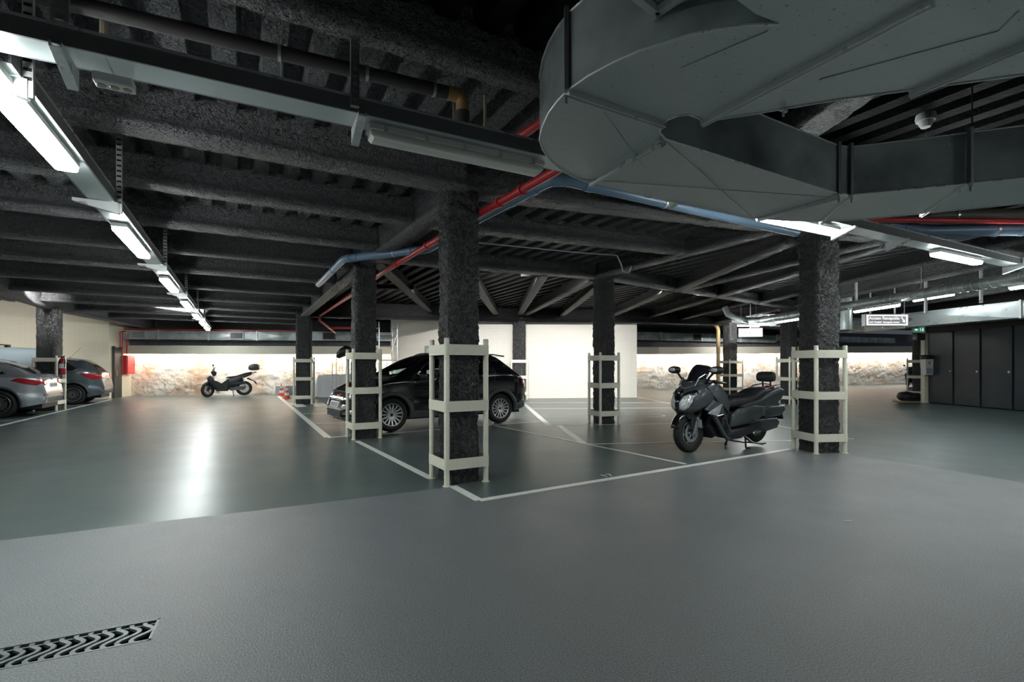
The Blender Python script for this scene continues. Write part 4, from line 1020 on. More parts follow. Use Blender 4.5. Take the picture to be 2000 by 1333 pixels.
    def wheels_(s, rim, n, double=False, wd=.22, track=.02, spin=.1):
        out = []
        for xw in s.wh:
            for sd in (1, -1): out.append(wheel(s.root, xw, sd * (s.W / 2 - wd / 2 - track), s.R, wd, sd, rim, n, double, spin))
        return out
    def place(s, contact, dirv, wi, side):
        """put the near-side contact point of wheel wi at `contact`, front pointing to dirv"""
        a = math.atan2(dirv.y, dirv.x); s.root.rotation_euler = (0, 0, a)
        l = Vector((s.wh[wi], side * (s.W / 2 - .13), 0)); l.rotate(Matrix.Rotation(a, 3, 'Z')); s.root.location = contact - l
def shrink(poly, k):
    cx = sum(p[0] for p in poly) / len(poly); cz = sum(p[1] for p in poly) / len(poly); r = []
    for x, z in poly:
        d = math.hypot(x - cx, z - cz); r.append((cx + (x - cx) * (1 - k / d), cz + (z - cz) * (1 - k / d)))
    return r
def seats(car, xs, y, zc=.75, m=BLACK):
    for x in xs:
        for sy in (-1, 1):
            mb = MB(); mb.pillow([(x - .18, .55), (x + .32, .58), (x + .34, .72), (x - .10, .70)], .24, y0=sy * y); mb.pillow([(x - .12, .68), (x - .02, .68), (x - .22, 1.22), (x - .33, 1.20)], .23, y0=sy * y); mb.pillow([(x - .26, 1.26), (x - .2, 1.27), (x - .24, 1.42), (x - .3, 1.41)], .12, y0=sy * y)
            mb.build('seat', m, car.root, smooth='auto')

# black crossover, front pointing left towards the camera
def black_car():
    top = [(0, .62), (.02, .80), (.05, .95), (.12, 1.04), (.26, 1.15), (.44, 1.30), (.60, 1.45), (.70, 1.53), (.78, 1.56), (1.0, 1.59), (1.4, 1.61), (1.9, 1.605), (2.3, 1.56), (2.62, 1.46), (2.95, 1.27), (3.25, 1.09), (3.34, 1.05), (3.55, 1.01), (3.85, .93), (4.05, .82), (4.17, .68), (4.23, .56), (4.25, .50)]
    sh = [(0, .60), (.06, .93), (.3, 1.06), (.5, 1.10), (.8, 1.10), (1.6, 1.08), (2.6, 1.03), (3.2, .99), (3.6, .94), (4.0, .80), (4.17, .66), (4.25, .48)]
    w1 = [(2.93, 1.075), (2.86, 1.145), (2.66, 1.29), (2.45, 1.40), (2.30, 1.445), (1.98, 1.485), (1.90, 1.08)]     # front door
    w2 = [(1.84, 1.08), (1.90, 1.49), (1.6, 1.505), (1.34, 1.49), (1.28, 1.10)]
    w3 = [(1.21, 1.11), (1.26, 1.465), (1.10, 1.38), (.98, 1.14)]
    ws = [(3.26, -.60), (3.26, .60), (2.98, .64), (2.30, .50), (2.24, 0), (2.30, -.50), (2.98, -.64), (3.30, 0)]
    ws = [(3.24, -.62), (3.30, 0), (3.24, .62), (2.90, .60), (2.32, .50), (2.26, 0), (2.32, -.50), (2.90, -.60)]
    c = Car('black_car', 'glossy black compact crossover car parked behind the two middle columns', 4.25, 1.78, top, sh, (.80, 3.38), .335, GLOSS, sill=.24, group=None,
            holes=[shrink(w1, .03), shrink(w2, .03)], toph=[shrink(ws, .05)], plan_f=(.95, .60), plan_r=(.55, .80))
    for sd in (1, -1):
        for nm, w_ in (('front_side_window', w1), ('rear_side_window', w2)):
            o = c.patch(nm, shrink(w_, .012), 'side', TEAL, .003, side=sd); c.trim('window_frame', w_, 'side', GLOSS, .018, par=o, side=sd)
        o = c.patch('quarter_window', w3, 'side', GLASSD, .006, side=sd); c.trim('window_frame', w3, 'side', GLOSS, .012, par=o, side=sd)
        c.trim('chrome_strip', [(.94, 1.12), (1.9, 1.062), (2.95, 1.06), (2.88, 1.15), (2.67, 1.305), (2.46, 1.418), (2.30, 1.465), (1.9, 1.508), (1.5, 1.53), (1.26, 1.50), (1.08, 1.40)], 'side', CHROME, .007, side=sd, closed=True, off=.008)
        c.trim('door_seam', [(2.90, .36), (2.95, .75), (2.97, 1.05)], 'side', BLACK, .004, side=sd, closed=False); c.trim('door_seam', [(1.87, .36), (1.87, 1.07)], 'side', BLACK, .004, side=sd, closed=False)
        c.trim('door_seam', [(1.18, .60), (1.05, .75), (.95, 1.08)], 'side', BLACK, .004, side=sd, closed=False)
        c.trim('crease', [(1.0, .93), (1.8, .92), (2.6, .905), (3.0, .87)], 'side', GLOSS, .010, side=sd, closed=False, off=-.001)
        c.trim('crease', [(1.9, .56), (2.4, .60), (2.85, .66)], 'side', GLOSS, .010, side=sd, closed=False, off=-.001)
        for x in (2.02, 1.02):
            h = c.patch('door_handle', [(x, .955), (x + .19, .945), (x + .19, .975), (x, .985)], 'side', GLOSS, .035, side=sd, thick=.04)
        c.arch(CLAD, .075, .016, side=sd)
        c.patch('sill_cladding', [(1.22, .25), (2.96, .25), (2.93, .40), (2.6, .385), (1.26, .385)], 'side', CLAD, .012, side=sd, thick=.03)
        c.patch('sill_cladding', [(.02, .30), (.40, .26), (.40, .42), (.02, .50)], 'side', CLAD, .010, side=sd, thick=.03)
        m_ = thing_part = MB().loft([(-.08, 0, .02, .03, 2.4), (-.05, 0, .07, .075, 2.6), (.03, 0, .085, .085, 2.8), (.07, 0, .075, .07, 2.6), (.10, 0, .03, .04, 2.4)], 16).build('door_mirror', GLOSS, c.root, smooth=True)
        m_.location = (2.78, sd * 1.0, 1.10); MB().bar((-.0, -sd * .02, -.05), (.02, -sd * .16, -.10), .05, .03).build('mirror_foot', BLACK, m_)
        c.patch('headlamp', [(.50 * sd, .70), (.56 * sd, .80), (.68 * sd, .83), (.76 * sd, .80), (.73 * sd, .70), (.62 * sd, .655)], 'front', LCLR, .006, thick=.02)
        c.patch('daylight_lamp', [(.46 * sd, .50), (.50 * sd, .56), (.60 * sd, .555), (.62 * sd, .50), (.55 * sd, .46)], 'front', LCLR, .006, thick=.02)
        c.patch('fog_lamp', [(.52 * sd, .36), (.70 * sd, .37), (.72 * sd, .46), (.52 * sd, .44)], 'front', CHROME, .006, thick=.02)
        tl = c.patch('tail_lamp', [(.56 * sd, .80), (.60 * sd, 1.0), (.75 * sd, 1.06), (.80 * sd, .98), (.77 * sd, .82), (.66 * sd, .77)], 'rear', LRED, .012, thick=.03)
        c.patch('tail_lamp', [(.03, .80), (.06, .98), (.12, 1.02), (.20, .93), (.16, .80)], 'side', LRED, .012, side=sd, thick=.03)
        c.patch('tail_lamp_core', [(.08, .86), (.09, .94), (.14, .95), (.16, .88)], 'side', LCLR, .018, side=sd, thick=.02)
    o = c.patch('windscreen', ws, 'top', TEAL, .004); c.trim('screen_frame', ws, 'top', GLOSS, .022, par=o)
    c.patch('scuttle', [(3.24, -.6), (3.24, .6), (3.36, .5), (3.38, 0), (3.36, -.5)], 'top', BLACK, .006, thick=.02)
    c.patch('rear_window', [(-.48, 1.10), (.48, 1.10), (.44, 1.46), (-.44, 1.46)], 'rear', GLASSD, .006)
    sp_ = MB().pillow([(.50, 1.505), (.82, 1.55), (.82, 1.575), (.49, 1.535)], .56, .97).build('roof_spoiler', GLOSS, c.root, smooth='auto')
    c.patch('upper_grille', [(-.42, .62), (.42, .62), (.36, .70), (-.36, .70)], 'front', CHROME, .008, thick=.02)
    c.patch('badge', [(-.10, .70), (.10, .70), (.10, .74), (-.10, .74)], 'front', LRED, .012, thick=.02)
    g = c.patch('lower_grille', [(-.44, .30), (.44, .30), (.48, .44), (-.48, .44)], 'front', BLACK, .01, thick=.02)
    for k in range(-5, 6): c.trim('grille_bar', [(.08 * k, .31), (.08 * k, .435)], 'front', CLAD, .006, par=g, closed=False, off=.014)
    for z in (.335, .37, .405): c.trim('grille_bar', [(-.44, z), (.44, z)], 'front', CLAD, .006, par=g, closed=False, off=.014)
    p_ = c.patch('licence_plate', [(-.26, .49), (.26, .49), (.26, .60), (-.26, .60)], 'front', PLATE, .02, thick=.02)
    for y in (-.17, -.10, -.03, .04, .13, .19): c.patch('plate_character', [(y - .02, .515), (y + .02, .515), (y + .02, .58), (y - .02, .58)], 'front', BADGE, .024, par=p_)
    c.patch('bumper_lip', [(-.72, .26), (.72, .26), (.74, .31), (-.74, .31)], 'front', CLAD, .018, thick=.03)
    c.wheels_(ALLOY, 15, False, wd=.215, spin=.05)
    seats(c, (2.05,), .36)
    MB().pillow([(2.55, .85), (3.2, .9), (3.2, 1.02), (2.75, 1.06), (2.6, 1.02)], .66).build('dashboard', BLACK, c.root, smooth='auto')
    sw = MB().tube([(2.52 + .07 * math.cos(t), .36 + .18 * math.sin(t), 1.05 + .17 * math.cos(t)) for t in [2 * PI * k / 20 for k in range(20)]], .014, 8, closed=True).build('steering_wheel', BLACK, c.root, smooth=True)
    MB().box(2.46, 0, 1.42, .03, .22, .07).build('interior_mirror', BLACK, c.root)
    c.trim('aerial', [(.95, 0), (.97, 0)], 'top', BLACK, .012, closed=False, off=.01)
    return c
fr, rr = gp(754, 844), gp(979.5, 825.6); dv_ = (fr - rr).normalized()
car = black_car(); car.place(fr * .42 + rr * .58 + dv_ * ((3.38 - .80) * -.0) , dv_, 0, 1)
mid = (fr + rr) / 2; car.place(mid - dv_ * 1.29, dv_, 0, 1)

# silver crossover, tail to the right (nearest left edge)
def hatch(name, label, paint, L, W, top, sh, wh, R, wins, rearw, tail, rim, spokes, double, rails=True, aerial=None, diff=None, sill=.24, extra=None, roofdark=None):
    c = Car(name, label, L, W, top, sh, wh, R, paint, sill=sill, plan_f=(.8, .6), plan_r=(.60, .74), group=None)
    for sd in (1, -1):
        for nm, w_ in wins:
            o = c.patch(nm, w_, 'side', GLASSD, .006, side=sd, thick=.004); c.trim('window_frame', w_, 'side', CHROME, .009, par=o, side=sd)
        for t_ in tail['side']: c.patch('tail_lamp', t_, 'side', LRED, .010, side=sd, thick=.03)
        for t_ in tail['rear']: c.patch('tail_lamp', [(y * sd, z) for y, z in t_], 'rear', LRED, .010, thick=.03)
        c.arch(CLAD, .05, .010, side=sd)
        c.patch('sill_cladding', [(wh[0] + R + .08, sill + .01), (wh[1] - R - .08, sill + .01), (wh[1] - R - .1, .36), (wh[0] + R + .1, .36)], 'side', CLAD, .01, side=sd, thick=.03)
        for xx in (wh[0] + .55, wh[0] + 1.5): c.trim('door_seam', [(xx, .38), (xx, c.shz(xx))], 'side', BLACK, .004, side=sd, closed=False)
        for x in (wh[0] + .7, wh[0] + 1.65): c.patch('door_handle', [(x, .88), (x + .19, .87), (x + .19, .90), (x, .91)], 'side', paint, .03, side=sd, thick=.04)
        if rails: c.trim('roof_rail', rails, 'side', PROFILE, .014, side=sd, closed=False, off=.03)
    c.patch('rear_window', rearw, 'rear', GLASSD, .006)
    p_ = c.patch('licence_plate', tail['plate'], 'rear', PLATE, .014, thick=.02); zz = tail['plate'][0][1]
    for y in (-.19, -.12, -.05, .03, .12, .19): c.patch('plate_character', [(y - .02, zz + .025), (y + .02, zz + .025), (y + .02, zz + .085), (y - .02, zz + .085)], 'rear', BADGE, .018, par=p_)
    c.patch('bumper_lower', diff or [(-.70, .36), (.70, .36), (.66, .48), (-.66, .48)], 'rear', CLAD, .008, thick=.02)
    for sd in (1, -1): c.patch('reflector', [(sd * .52, .53), (sd * .70, .54), (sd * .70, .565), (sd * .52, .555)], 'rear', LRED, .01, thick=.01)
    c.patch('badge', [(-.05, .93), (.05, .93), (.05, .98), (-.05, .98)], 'rear', CHROME, .014, thick=.01)
    if aerial: c.trim('aerial_base', [(aerial, 0), (aerial + .02, 0)], 'top', BLACK, .02, closed=False, off=.01); q = c.pt(Vector((aerial, 0, 0)), 'top', 1); MB().cyl(q, q + Vector((-.28, 0, .36)), .004, 6).build('aerial', BLACK, c.root)
    c.wheels_(rim, spokes, double, wd=.22)
    return c
topS = [(0, .62), (.03, .76), (.07, .98), (.14, 1.06), (.26, 1.10), (.42, 1.19), (.75, 1.35), (1.1, 1.46), (1.5, 1.51), (2.1, 1.51), (2.6, 1.44), (3.05, 1.22), (3.35, 1.04), (3.8, .98), (4.2, .86), (4.38, .7), (4.43, .5)]
shS = [(0, .60), (.07, .90), (.3, .99), (.9, 1.01), (2, .97), (3.2, .92), (4.0, .82), (4.3, .68), (4.43, .48)]
c1 = hatch('silver_car', 'silver crossover car at the left edge, rear end just in front of a column guard', SILVER, 4.43, 1.80, topS, shS, (.86, 3.56), .35,
           [('side_window', [(2.95, .99), (2.6, 1.30), (2.0, 1.40), (1.4, 1.40), (.95, 1.30), (.72, 1.10), (1.0, 1.03)])],
           [(-.56, 1.10), (.56, 1.10), (.50, 1.34), (-.50, 1.34)],
           dict(side=[[(.06, .86), (.10, .94), (.5, .99), (.62, .93), (.35, .84), (.15, .80)]], rear=[[(.40, .88), (.45, .95), (.72, .96), (.76, .86), (.66, .80), (.45, .84)]], plate=[(-.26, .74), (.26, .74), (.26, .85), (-.26, .85)]),
           mat('dark alloy', (.22, .22, .23), .3, .8), 5, True, rails=[(.80, 1.37), (1.2, 1.47), (1.6, 1.5), (2.2, 1.49)])
hd = -B
c1.place(gp(-2, 817.5), hd, 0, 1)
topG = [(0, .60), (.03, .78), (.08, 1.0), (.18, 1.12), (.34, 1.30), (.50, 1.45), (.62, 1.52), (1.0, 1.57), (1.5, 1.59), (2.1, 1.58), (2.6, 1.50), (3.0, 1.30), (3.35, 1.08), (3.8, 1.0), (4.15, .88), (4.3, .7), (4.35, .5)]
shG = [(0, .58), (.08, .93), (.3, 1.05), (.9, 1.06), (2, 1.01), (3.2, .95), (4.0, .82), (4.25, .68), (4.35, .48)]
c2 = hatch('slate_car', 'slate blue grey hatchback beside the brick wall corner, tail facing the aisle', SLATE, 4.35, 1.79, topG, shG, (.80, 3.44), .34,
           [('side_window', [(3.0, 1.02), (2.6, 1.38), (2.0, 1.46), (1.4, 1.46), (1.30, 1.10), (2.0, 1.05)]), ('side_window', [(1.24, 1.10), (1.34, 1.46), (1.0, 1.42), (.66, 1.20), (.8, 1.12)])],
           [(-.50, 1.13), (.50, 1.13), (.44, 1.42), (-.44, 1.42)],
           dict(side=[[(.06, .88), (.10, 1.0), (.26, 1.04), (.62, 1.05), (.50, .96), (.28, .84), (.10, .84)]], rear=[[(.44, .90), (.48, 1.0), (.70, 1.04), (.74, .92), (.62, .84)]], plate=[(-.26, .78), (.26, .78), (.26, .89), (-.26, .89)]),
           DALLOY, 9, True, rails=[(.7, 1.49), (1.2, 1.55), (1.8, 1.56), (2.4, 1.50)], aerial=1.05)
c2.place(gp(143, 791), hd, 0, 1)
topV = [(0, .7), (.03, 1.2), (.08, 1.60), (.20, 1.78), (.5, 1.83), (1.5, 1.85), (2.6, 1.82), (3.0, 1.70), (3.5, 1.25), (4.0, 1.05), (4.35, .85), (4.42, .55)]
shV = [(0, .68), (.05, 1.0), (.4, 1.08), (2, 1.06), (3.3, 1.0), (4.1, .9), (4.42, .5)]
c3 = hatch('pale_van', 'pale blue grey van with a roof bar behind the silver car', VANP, 4.42, 1.82, topV, shV, (.75, 3.5), .33,
           [('side_window', [(3.2, 1.12), (2.9, 1.52), (2.1, 1.56), (2.1, 1.10)])],
           [(-.5, 1.15), (.5, 1.15), (.46, 1.55), (-.46, 1.55)],
           dict(side=[[(.04, 1.0), (.05, 1.5), (.12, 1.5), (.12, 1.0)]], rear=[[(.66, 1.0), (.66, 1.45), (.76, 1.45), (.76, 1.0)]], plate=[(-.26, .8), (.26, .8), (.26, .91), (-.26, .91)]),
           DALLOY, 5, False, rails=None)
c3.root.rotation_euler = (0, 0, math.atan2(hd.y, hd.x)); c3.root.location = (-13.95, 15.15, 0) 
rb_ = MB(); 
for x in (1.35,): rb_.bar((x, -.75, 1.93), (x, .75, 1.93), .06, .03); rb_.box(x, -.62, 1.87, .12, .1, .12); rb_.box(x, .62, 1.87, .12, .1, .12)
rb_.build('roof_bar', BLACK, c3.root)

# ------------------------------------------------------------------ maxi scooter (front at +x, left side at +y)
def tyre(par, x, R, wd, rimr, rim, spokes, name='wheel', ang=0, y=0, z=None):
    prof = []
    for k in range(13):
        q = PI * k / 12; prof.append((R - wd * .42 + wd * .42 * math.sin(q), -wd / 2 * math.cos(q)))
    prof = [(rimr, -wd * .36)] + prof + [(rimr, wd * .36)]
    t = MB().lathe(prof, (0, 0, 0), 'y', 48, closed=True).build(name, TYRE, par, smooth='auto'); t.location = (x, y, z if z is not None else R); t.rotation_euler = (0, 0, ang)
    g = MB()
    for k in range(34):
        for sg in (-1, 1):
            q = 2 * PI * (k + (.5 if sg > 0 else 0)) / 34; pts = []
            for u in (0.05, .45, .85):
                yy = sg * wd / 2 * math.sin(u * 1.25); rr_ = R - wd * .42 + wd * .42 * math.cos(u * 1.25) + .0006; q2 = q + u * .16
                pts.append((rr_ * math.cos(q2), yy, rr_ * math.sin(q2)))
            g.tube(pts, .0028, 4)
    g.build('tread_groove', mat('groove black', (.004, .004, .004), .9), t)['kind'] = 'stuff'
    r = MB().lathe([(rimr + .004, -wd * .36), (rimr + .004, wd * .36), (rimr - .015, wd * .38), (rimr - .02, 0), (rimr - .015, -wd * .38)], (0, 0, 0), 'y', 40, closed=True)
    for i in range(spokes):
        q = 2 * PI * i / spokes + .3
        for s_ in (-.16, .16): r.bar((math.cos(q + s_ * 1.5) * .04, 0, math.sin(q + s_ * 1.5) * .04), (math.cos(q + s_) * (rimr - .01), 0, math.sin(q + s_) * (rimr - .01)), .022, .03, up=(0, 1, 0))
    r.lathe([(0, -.05), (.045, -.05), (.045, .05), (0, .05)], (0, 0, 0), 'y', 20); r.build('rim', rim, t, smooth='auto')
    dd_ = MB().lathe([(rimr * .52, .0), (rimr * .78, .0), (rimr * .78, .005), (rimr * .52, .005)], (0, wd * .42, 0), 'y', 40, closed=True)
    for i in range(6): dd_.bar((math.cos(i * PI / 3) * .03, wd * .42, math.sin(i * PI / 3) * .03), (math.cos(i * PI / 3) * rimr * .6, wd * .42, math.sin(i * PI / 3) * rimr * .6), .02, .006, up=(0, 1, 0))
    dd_.build('brake_disc', STEEL, t, smooth='auto'); return t
def maxi():
    t = thing('maxi_scooter', 'satin black maxi scooter on its centre stand beside the right column', 'scooter')
    S = SATIN; DK = BLACK
    fw = tyre(t, 1.50, .30, .12, .185, mat('dark alloy', (.16, .16, .17), .3, .8), 5, ang=D(3)); rw = tyre(t, 0, .285, .14, .17, mat('dark alloy', (.22, .22, .23), .3, .8), 5, z=.325)
    # front mudguard
    mg = MB(); 
    def arc(R1, a0, a1, hw, n=14, x0=1.5, z0=.30, taper=.5):
        vs = []; fs = []
        for i in range(n + 1):
            q = D(a0 + (a1 - a0) * i / n); k = math.sin(PI * (i + .6) / (n + 1.2)) ** taper; h = hw * (.55 + .45 * k)
            for (dy, dr) in ((-1, -.05), (-.85, -.005), (-.4, .015), (0, .02), (.4, .015), (.85, -.005), (1, -.05)):
                vs.append((x0 + (R1 + dr) * math.cos(q), dy * h, z0 + (R1 + dr) * math.sin(q)))
        for i in range(n):
            for j in range(6): fs.append((7 * i + j, 7 * i + j + 1, 7 * i + 8 + j, 7 * i + 7 + j))
        return vs, fs
    v_, f_ = arc(.335, 14, 128, .085); mgo = MB().add(v_, f_).build('front_mudguard', GLOSS, t, smooth=True); md = mgo.modifiers.new('thickness', 'SOLIDIFY'); md.thickness = .006
    for s_ in (-1, 1):      # mudguard cheeks reaching the axle
        MB().pillow([(1.47, .30), (1.52, .30), (1.56, .50), (1.50, .60), (1.40, .58), (1.42, .46)], .012, y0=s_ * .085).build('mudguard_cheek', GLOSS, mgo, smooth='auto')
        fk = MB().tube([(1.50, s_ * .10, .30), (1.36, s_ * .105, .68)], [.026, .024], 14).build('fork_leg', DALLOY, t, smooth='auto')
        MB().tube([(1.41, s_ * .105, .52), (1.34, s_ * .11, .74)], .031, 14).build('fork_boot', DK, fk, smooth='auto')
        MB().pillow([(1.36, .36), (1.44, .38), (1.46, .50), (1.38, .50)], .028, y0=s_ * .115).build('brake_caliper', STEEL, fk, smooth='auto')
    # nose: front fairing with headlamps
    nose = [(1.735, .72, .02, .02, 2), (1.725, .72, .09, .08, 2.3), (1.69, .735, .165, .135, 2.4), (1.62, .76, .225, .185, 2.5), (1.52, .805, .255, .215, 2.6), (1.40, .845, .27, .225, 2.8), (1.27, .875, .265, .19, 2.8), (1.15, .885, .24, .15, 2.7), (1.08, .88, .18, .11, 2.5)]
    nb = MB().loft(nose, 28).build('front_fairing', S, t, smooth='auto', subsurf=1)
    tree = BVHTree.FromPolygons([Vector(v) for v in MB().loft(nose, 28).v], MB().loft(nose, 28).f)
    def fpatch(name, poly, m, off=.006, par=None, thick=.02, dirv=Vector((-1, 0, 0)), cuts=4, side=0):
        bm = bmesh.new(); bv = [bm.verts.new((0, y, z) if not side else (y, 0, z)) for y, z in poly]; bmesh.ops.triangle_fill(bm, use_beauty=True, edges=[bm.edges.new((bv[i], bv[(i + 1) % len(bv)])) for i in range(len(bv))])
        for _ in range(cuts): 
            le = [e for e in bm.edges if e.calc_length() > .03]
            if le: bmesh.ops.subdivide_edges(bm, edges=le, cuts=1); bmesh.ops.triangulate(bm, faces=bm.faces)
        for v in bm.verts:
            o = Vector((3, v.co.y, v.co.z)) if not side else Vector((v.co.x, side * 2, v.co.z)); d = Vector((-1, 0, 0)) if not side else Vector((0, -side, 0))
            h = tree.ray_cast(o, d)[0]
            if h is None: h = tree.find_nearest(Vector((1.6, v.co.y, v.co.z)) if not side else Vector((v.co.x, side * .3, v.co.z)))[0]
            v.co = h - d * off
        be = [e for e in bm.edges if e.is_boundary]; r = bmesh.ops.extrude_edge_only(bm, edges=be)
        for v in [g for g in r['geom'] if isinstance(g, bmesh.types.BMVert)]: v.co += (Vector((-1, 0, 0)) if not side else Vector((0, -side, 0))) * thick
        me = bpy.data.meshes.new(name); bm.to_mesh(me); bm.free(); me.materials.append(m); o = bpy.data.objects.new(name, me); COL.objects.link(o); o.parent = par or t; me.polygons.foreach_set('use_smooth', [True] * len(me.polygons)); return o
    for s_ in (-1, 1):
        fpatch('headlamp', [(s_ * y, z) for y, z in ((.035, .655), (.045, .76), (.09, .85), (.15, .885), (.205, .86), (.20, .77), (.165, .69), (.10, .64))], LCLR, .010)
        fpatch('headlamp_brow', [(s_ * y, z) for y, z in ((.05, .80), (.10, .91), (.19, .95), (.235, .90), (.205, .87), (.15, .895), (.09, .86))], GLOSS, .012)
        il = MB().pillow([(1.42, .60), (1.30, .66), (1.12, .73), (1.17, .62), (1.22, .56)], .012, .9, y0=s_ * .285).build('indicator', LCLR, t, smooth='auto')
        il.rotation_euler = (0, 0, 0)
        # leg shield sides: sweep from the nose down to the belly
        MB().pillow([(1.44, .66), (1.30, .58), (1.16, .40), (1.06, .26), (.96, .17), (.62, .19), (.66, .25), (.86, .29), (.96, .42), (1.02, .58), (1.10, .74), (1.28, .80)], .03, .93, y0=s_ * .245, edge=.5).build('leg_shield', S, t, smooth='auto', bevel=.004)
        MB().pillow([(1.22, .56), (1.10, .40), (1.0, .27), (.93, .20), (.80, .22), (.93, .30), (1.02, .44), (1.08, .58)], .02, .93, y0=s_ * .268, edge=.5).build('leg_shield_insert', GLOSS, t, smooth='auto')
        # knee panel rising to the cowl
        MB().pillow([(1.20, .78), (1.02, .66), (.93, .58), (.90, .70), (.97, .86), (1.10, 1.0), (1.28, 1.05), (1.40, .98)], .03, .9, y0=s_ * .235, edge=.5).build('knee_panel', S, t, smooth='auto')
        # floorboard and lower side
        MB().pillow([(.98, .24), (.92, .33), (.55, .35), (.20, .42), (.20, .34), (.50, .25), (.75, .20)], .06, .95, y0=s_ * .235).build('footboard', DK, t, smooth='auto', bevel=.006)
        MB().pillow([(.86, .36), (.80, .56), (.66, .64), (.30, .68), (-.05, .64), (.10, .50), (.30, .40)], .03, .94, y0=s_ * .20, edge=.5).build('side_panel', S, t, smooth='auto', bevel=.005)
        MB().pillow([(.60, .66), (.42, .72), (.15, .76), (-.10, .88), (-.36, .95), (-.50, .90), (-.44, .78), (-.25, .64), (.0, .60), (.35, .64)], .035, .93, y0=s_ * .175, edge=.5).build('tail_panel', S, t, smooth='auto', bevel=.005)
        MB().tube([(-.05, s_ * .15, .91), (-.22, s_ * .175, .97), (-.42, s_ * .15, 1.0), (-.50, s_ * .05, .985)], .014, 10).build('grab_rail', DALLOY, t, smooth=True)
        # mirrors
        ms = MB().tube([(1.34, s_ * .18, 1.03), (1.38, s_ * .27, 1.12), (1.37, s_ * .335, 1.19)], [.022, .016, .018], 12).build('mirror_stalk', DK, t, smooth=True)
        mh = MB().loft([(1.40 + .035, 0, .03, .02, 2.2), (1.40 + .025, 0, .085, .045, 2.4), (1.40 - .02, 0, .11, .058, 2.6), (1.40 - .05, 0, .105, .055, 2.6)], 20).build('mirror_housing', DK, t, smooth='auto'); mh.location = (0, s_ * .40, 1.235)
        mi = MB().loft([(1.40 + .044, .004, .01, .01, 2.2), (1.40 + .037, .004, .05, .026, 2.4), (1.40 + .018, .004, .075, .036, 2.4)], 18).build('mirror_indicator', LCLR, mh, smooth='auto')
        MB().loft([(1.34, 0, .09, .045, 2.6), (1.345, 0, .09, .045, 2.6)], 18).build('mirror_glass', CHROME, mh)
        # grips
        gr = MB().tube([(1.18, s_ * .20, 1.055), (1.13, s_ * .37, 1.045)], .018, 12).build('hand_grip', DK, t, smooth='auto')
        MB().tube([(1.20, s_ * .19, 1.07), (1.20, s_ * .30, 1.06), (1.16, s_ * .40, 1.05)], [.009, .008, .007], 8).build('brake_lever', STEEL, gr, smooth=True)
        MB().box(1.18, s_ * .20, 1.06, .06, .07, .055).build('switch_block', DK, gr, bevel=.008)
    fpatch('centre_panel', [(-.03, .60), (.03, .60), (.045, .90), (0, .95), (-.045, .90)], GLOSS, .014)
    MB().lathe([(0, .006), (.022, .004), (.024, 0)], (1.70, 0, .90), 'x', 20).build('badge', CHROME, t, smooth=True)
    for a in (D(90), D(210), D(330)):
        pass
    MB().pillow([(1.60, .50), (1.66, .56), (1.67, .64), (1.52, .62), (1.40, .52)], .10, .85).build('chin_panel', DK, t, smooth='auto')
    # upper cowl and windshield
    MB().loft([(1.60, .955, .05, .03, 2.2), (1.55, .985, .11, .05, 2.4), (1.47, 1.015, .16, .06, 2.6), (1.36, 1.04, .195, .07, 2.6), (1.24, 1.055, .205, .06, 2.6), (1.14, 1.05, .18, .05, 2.4)], 24).build('upper_cowl', S, t, smooth='auto', subsurf=1)
    vs = []; fs = []; rows = ((1.53, 1.03, .13), (1.48, 1.10, .165), (1.425, 1.18, .185), (1.37, 1.25, .18), (1.33, 1.30, .155), (1.315, 1.32, .10)); n = 12
    for (x, z, hw_) in rows:
        for j in range(n + 1):
            u = -1 + 2 * j / n; vs.append((x - .13 * abs(u) ** 2.2, hw_ * u, z - .02 * u * u))
    for i in range(len(rows) - 1):
        for j in range(n): a = i * (n + 1) + j; fs.append((a, a + 1, a + n + 2, a + n + 1))
    wso = MB().add(vs, fs).build('windscreen', mat('smoked screen', (.012, .010, .016), .06, coat=1.), t, smooth=True); md = wso.modifiers.new('thickness', 'SOLIDIFY'); md.thickness = .005
    for s_ in (-1, 1): MB().pillow([(1.55, 1.0), (1.36, 1.04), (1.30, 1.13), (1.42, 1.07), (1.46, 1.13)], .012, .92, y0=s_ * .15).build('screen_support', S, t, smooth='auto')
    MB().loft([(1.24, 1.03, .10, .05, 2.4), (1.14, 1.045, .14, .05, 2.4), (1.06, 1.0, .08, .04, 2.4)], 16).build('dashboard', DK, t, smooth='auto')
    MB().tube([(1.18, -.22, 1.055), (1.2, 0, 1.02), (1.18, .22, 1.055)], .018, 12).build('handlebar', DK, t, smooth=True)
    # centre tunnel, belly, engine
    MB().pillow([(1.12, .30), (1.10, .60), (.98, .78), (.86, .60), (.60, .58), (.20, .60), (.05, .40), (.30, .24), (.80, .17)], .17, .9).build('centre_tunnel', DK, t, smooth='auto', bevel=.01)
    MB().pillow([(1.30, .40), (1.18, .60), (1.06, .55), (1.02, .22), (1.12, .20)], .16, .8).build('radiator_shroud', BLACK, t, smooth='auto')
    # seat
    seat = MB().loft([(.86, .66, .10, .05, 2.4), (.80, .70, .14, .075, 2.6), (.66, .725, .165, .09, 2.8), (.48, .735, .185, .085, 3), (.30, .755, .20, .085, 3), (.18, .79, .195, .095, 3), (.08, .845, .185, .09, 3), (-.06, .875, .175, .08, 3), (-.22, .885, .155, .07, 2.8), (-.34, .885, .12, .05, 2.6), (-.38, .885, .07, .03, 2.4)], 24).build('seat', SEATM, t, smooth='auto', subsurf=1)
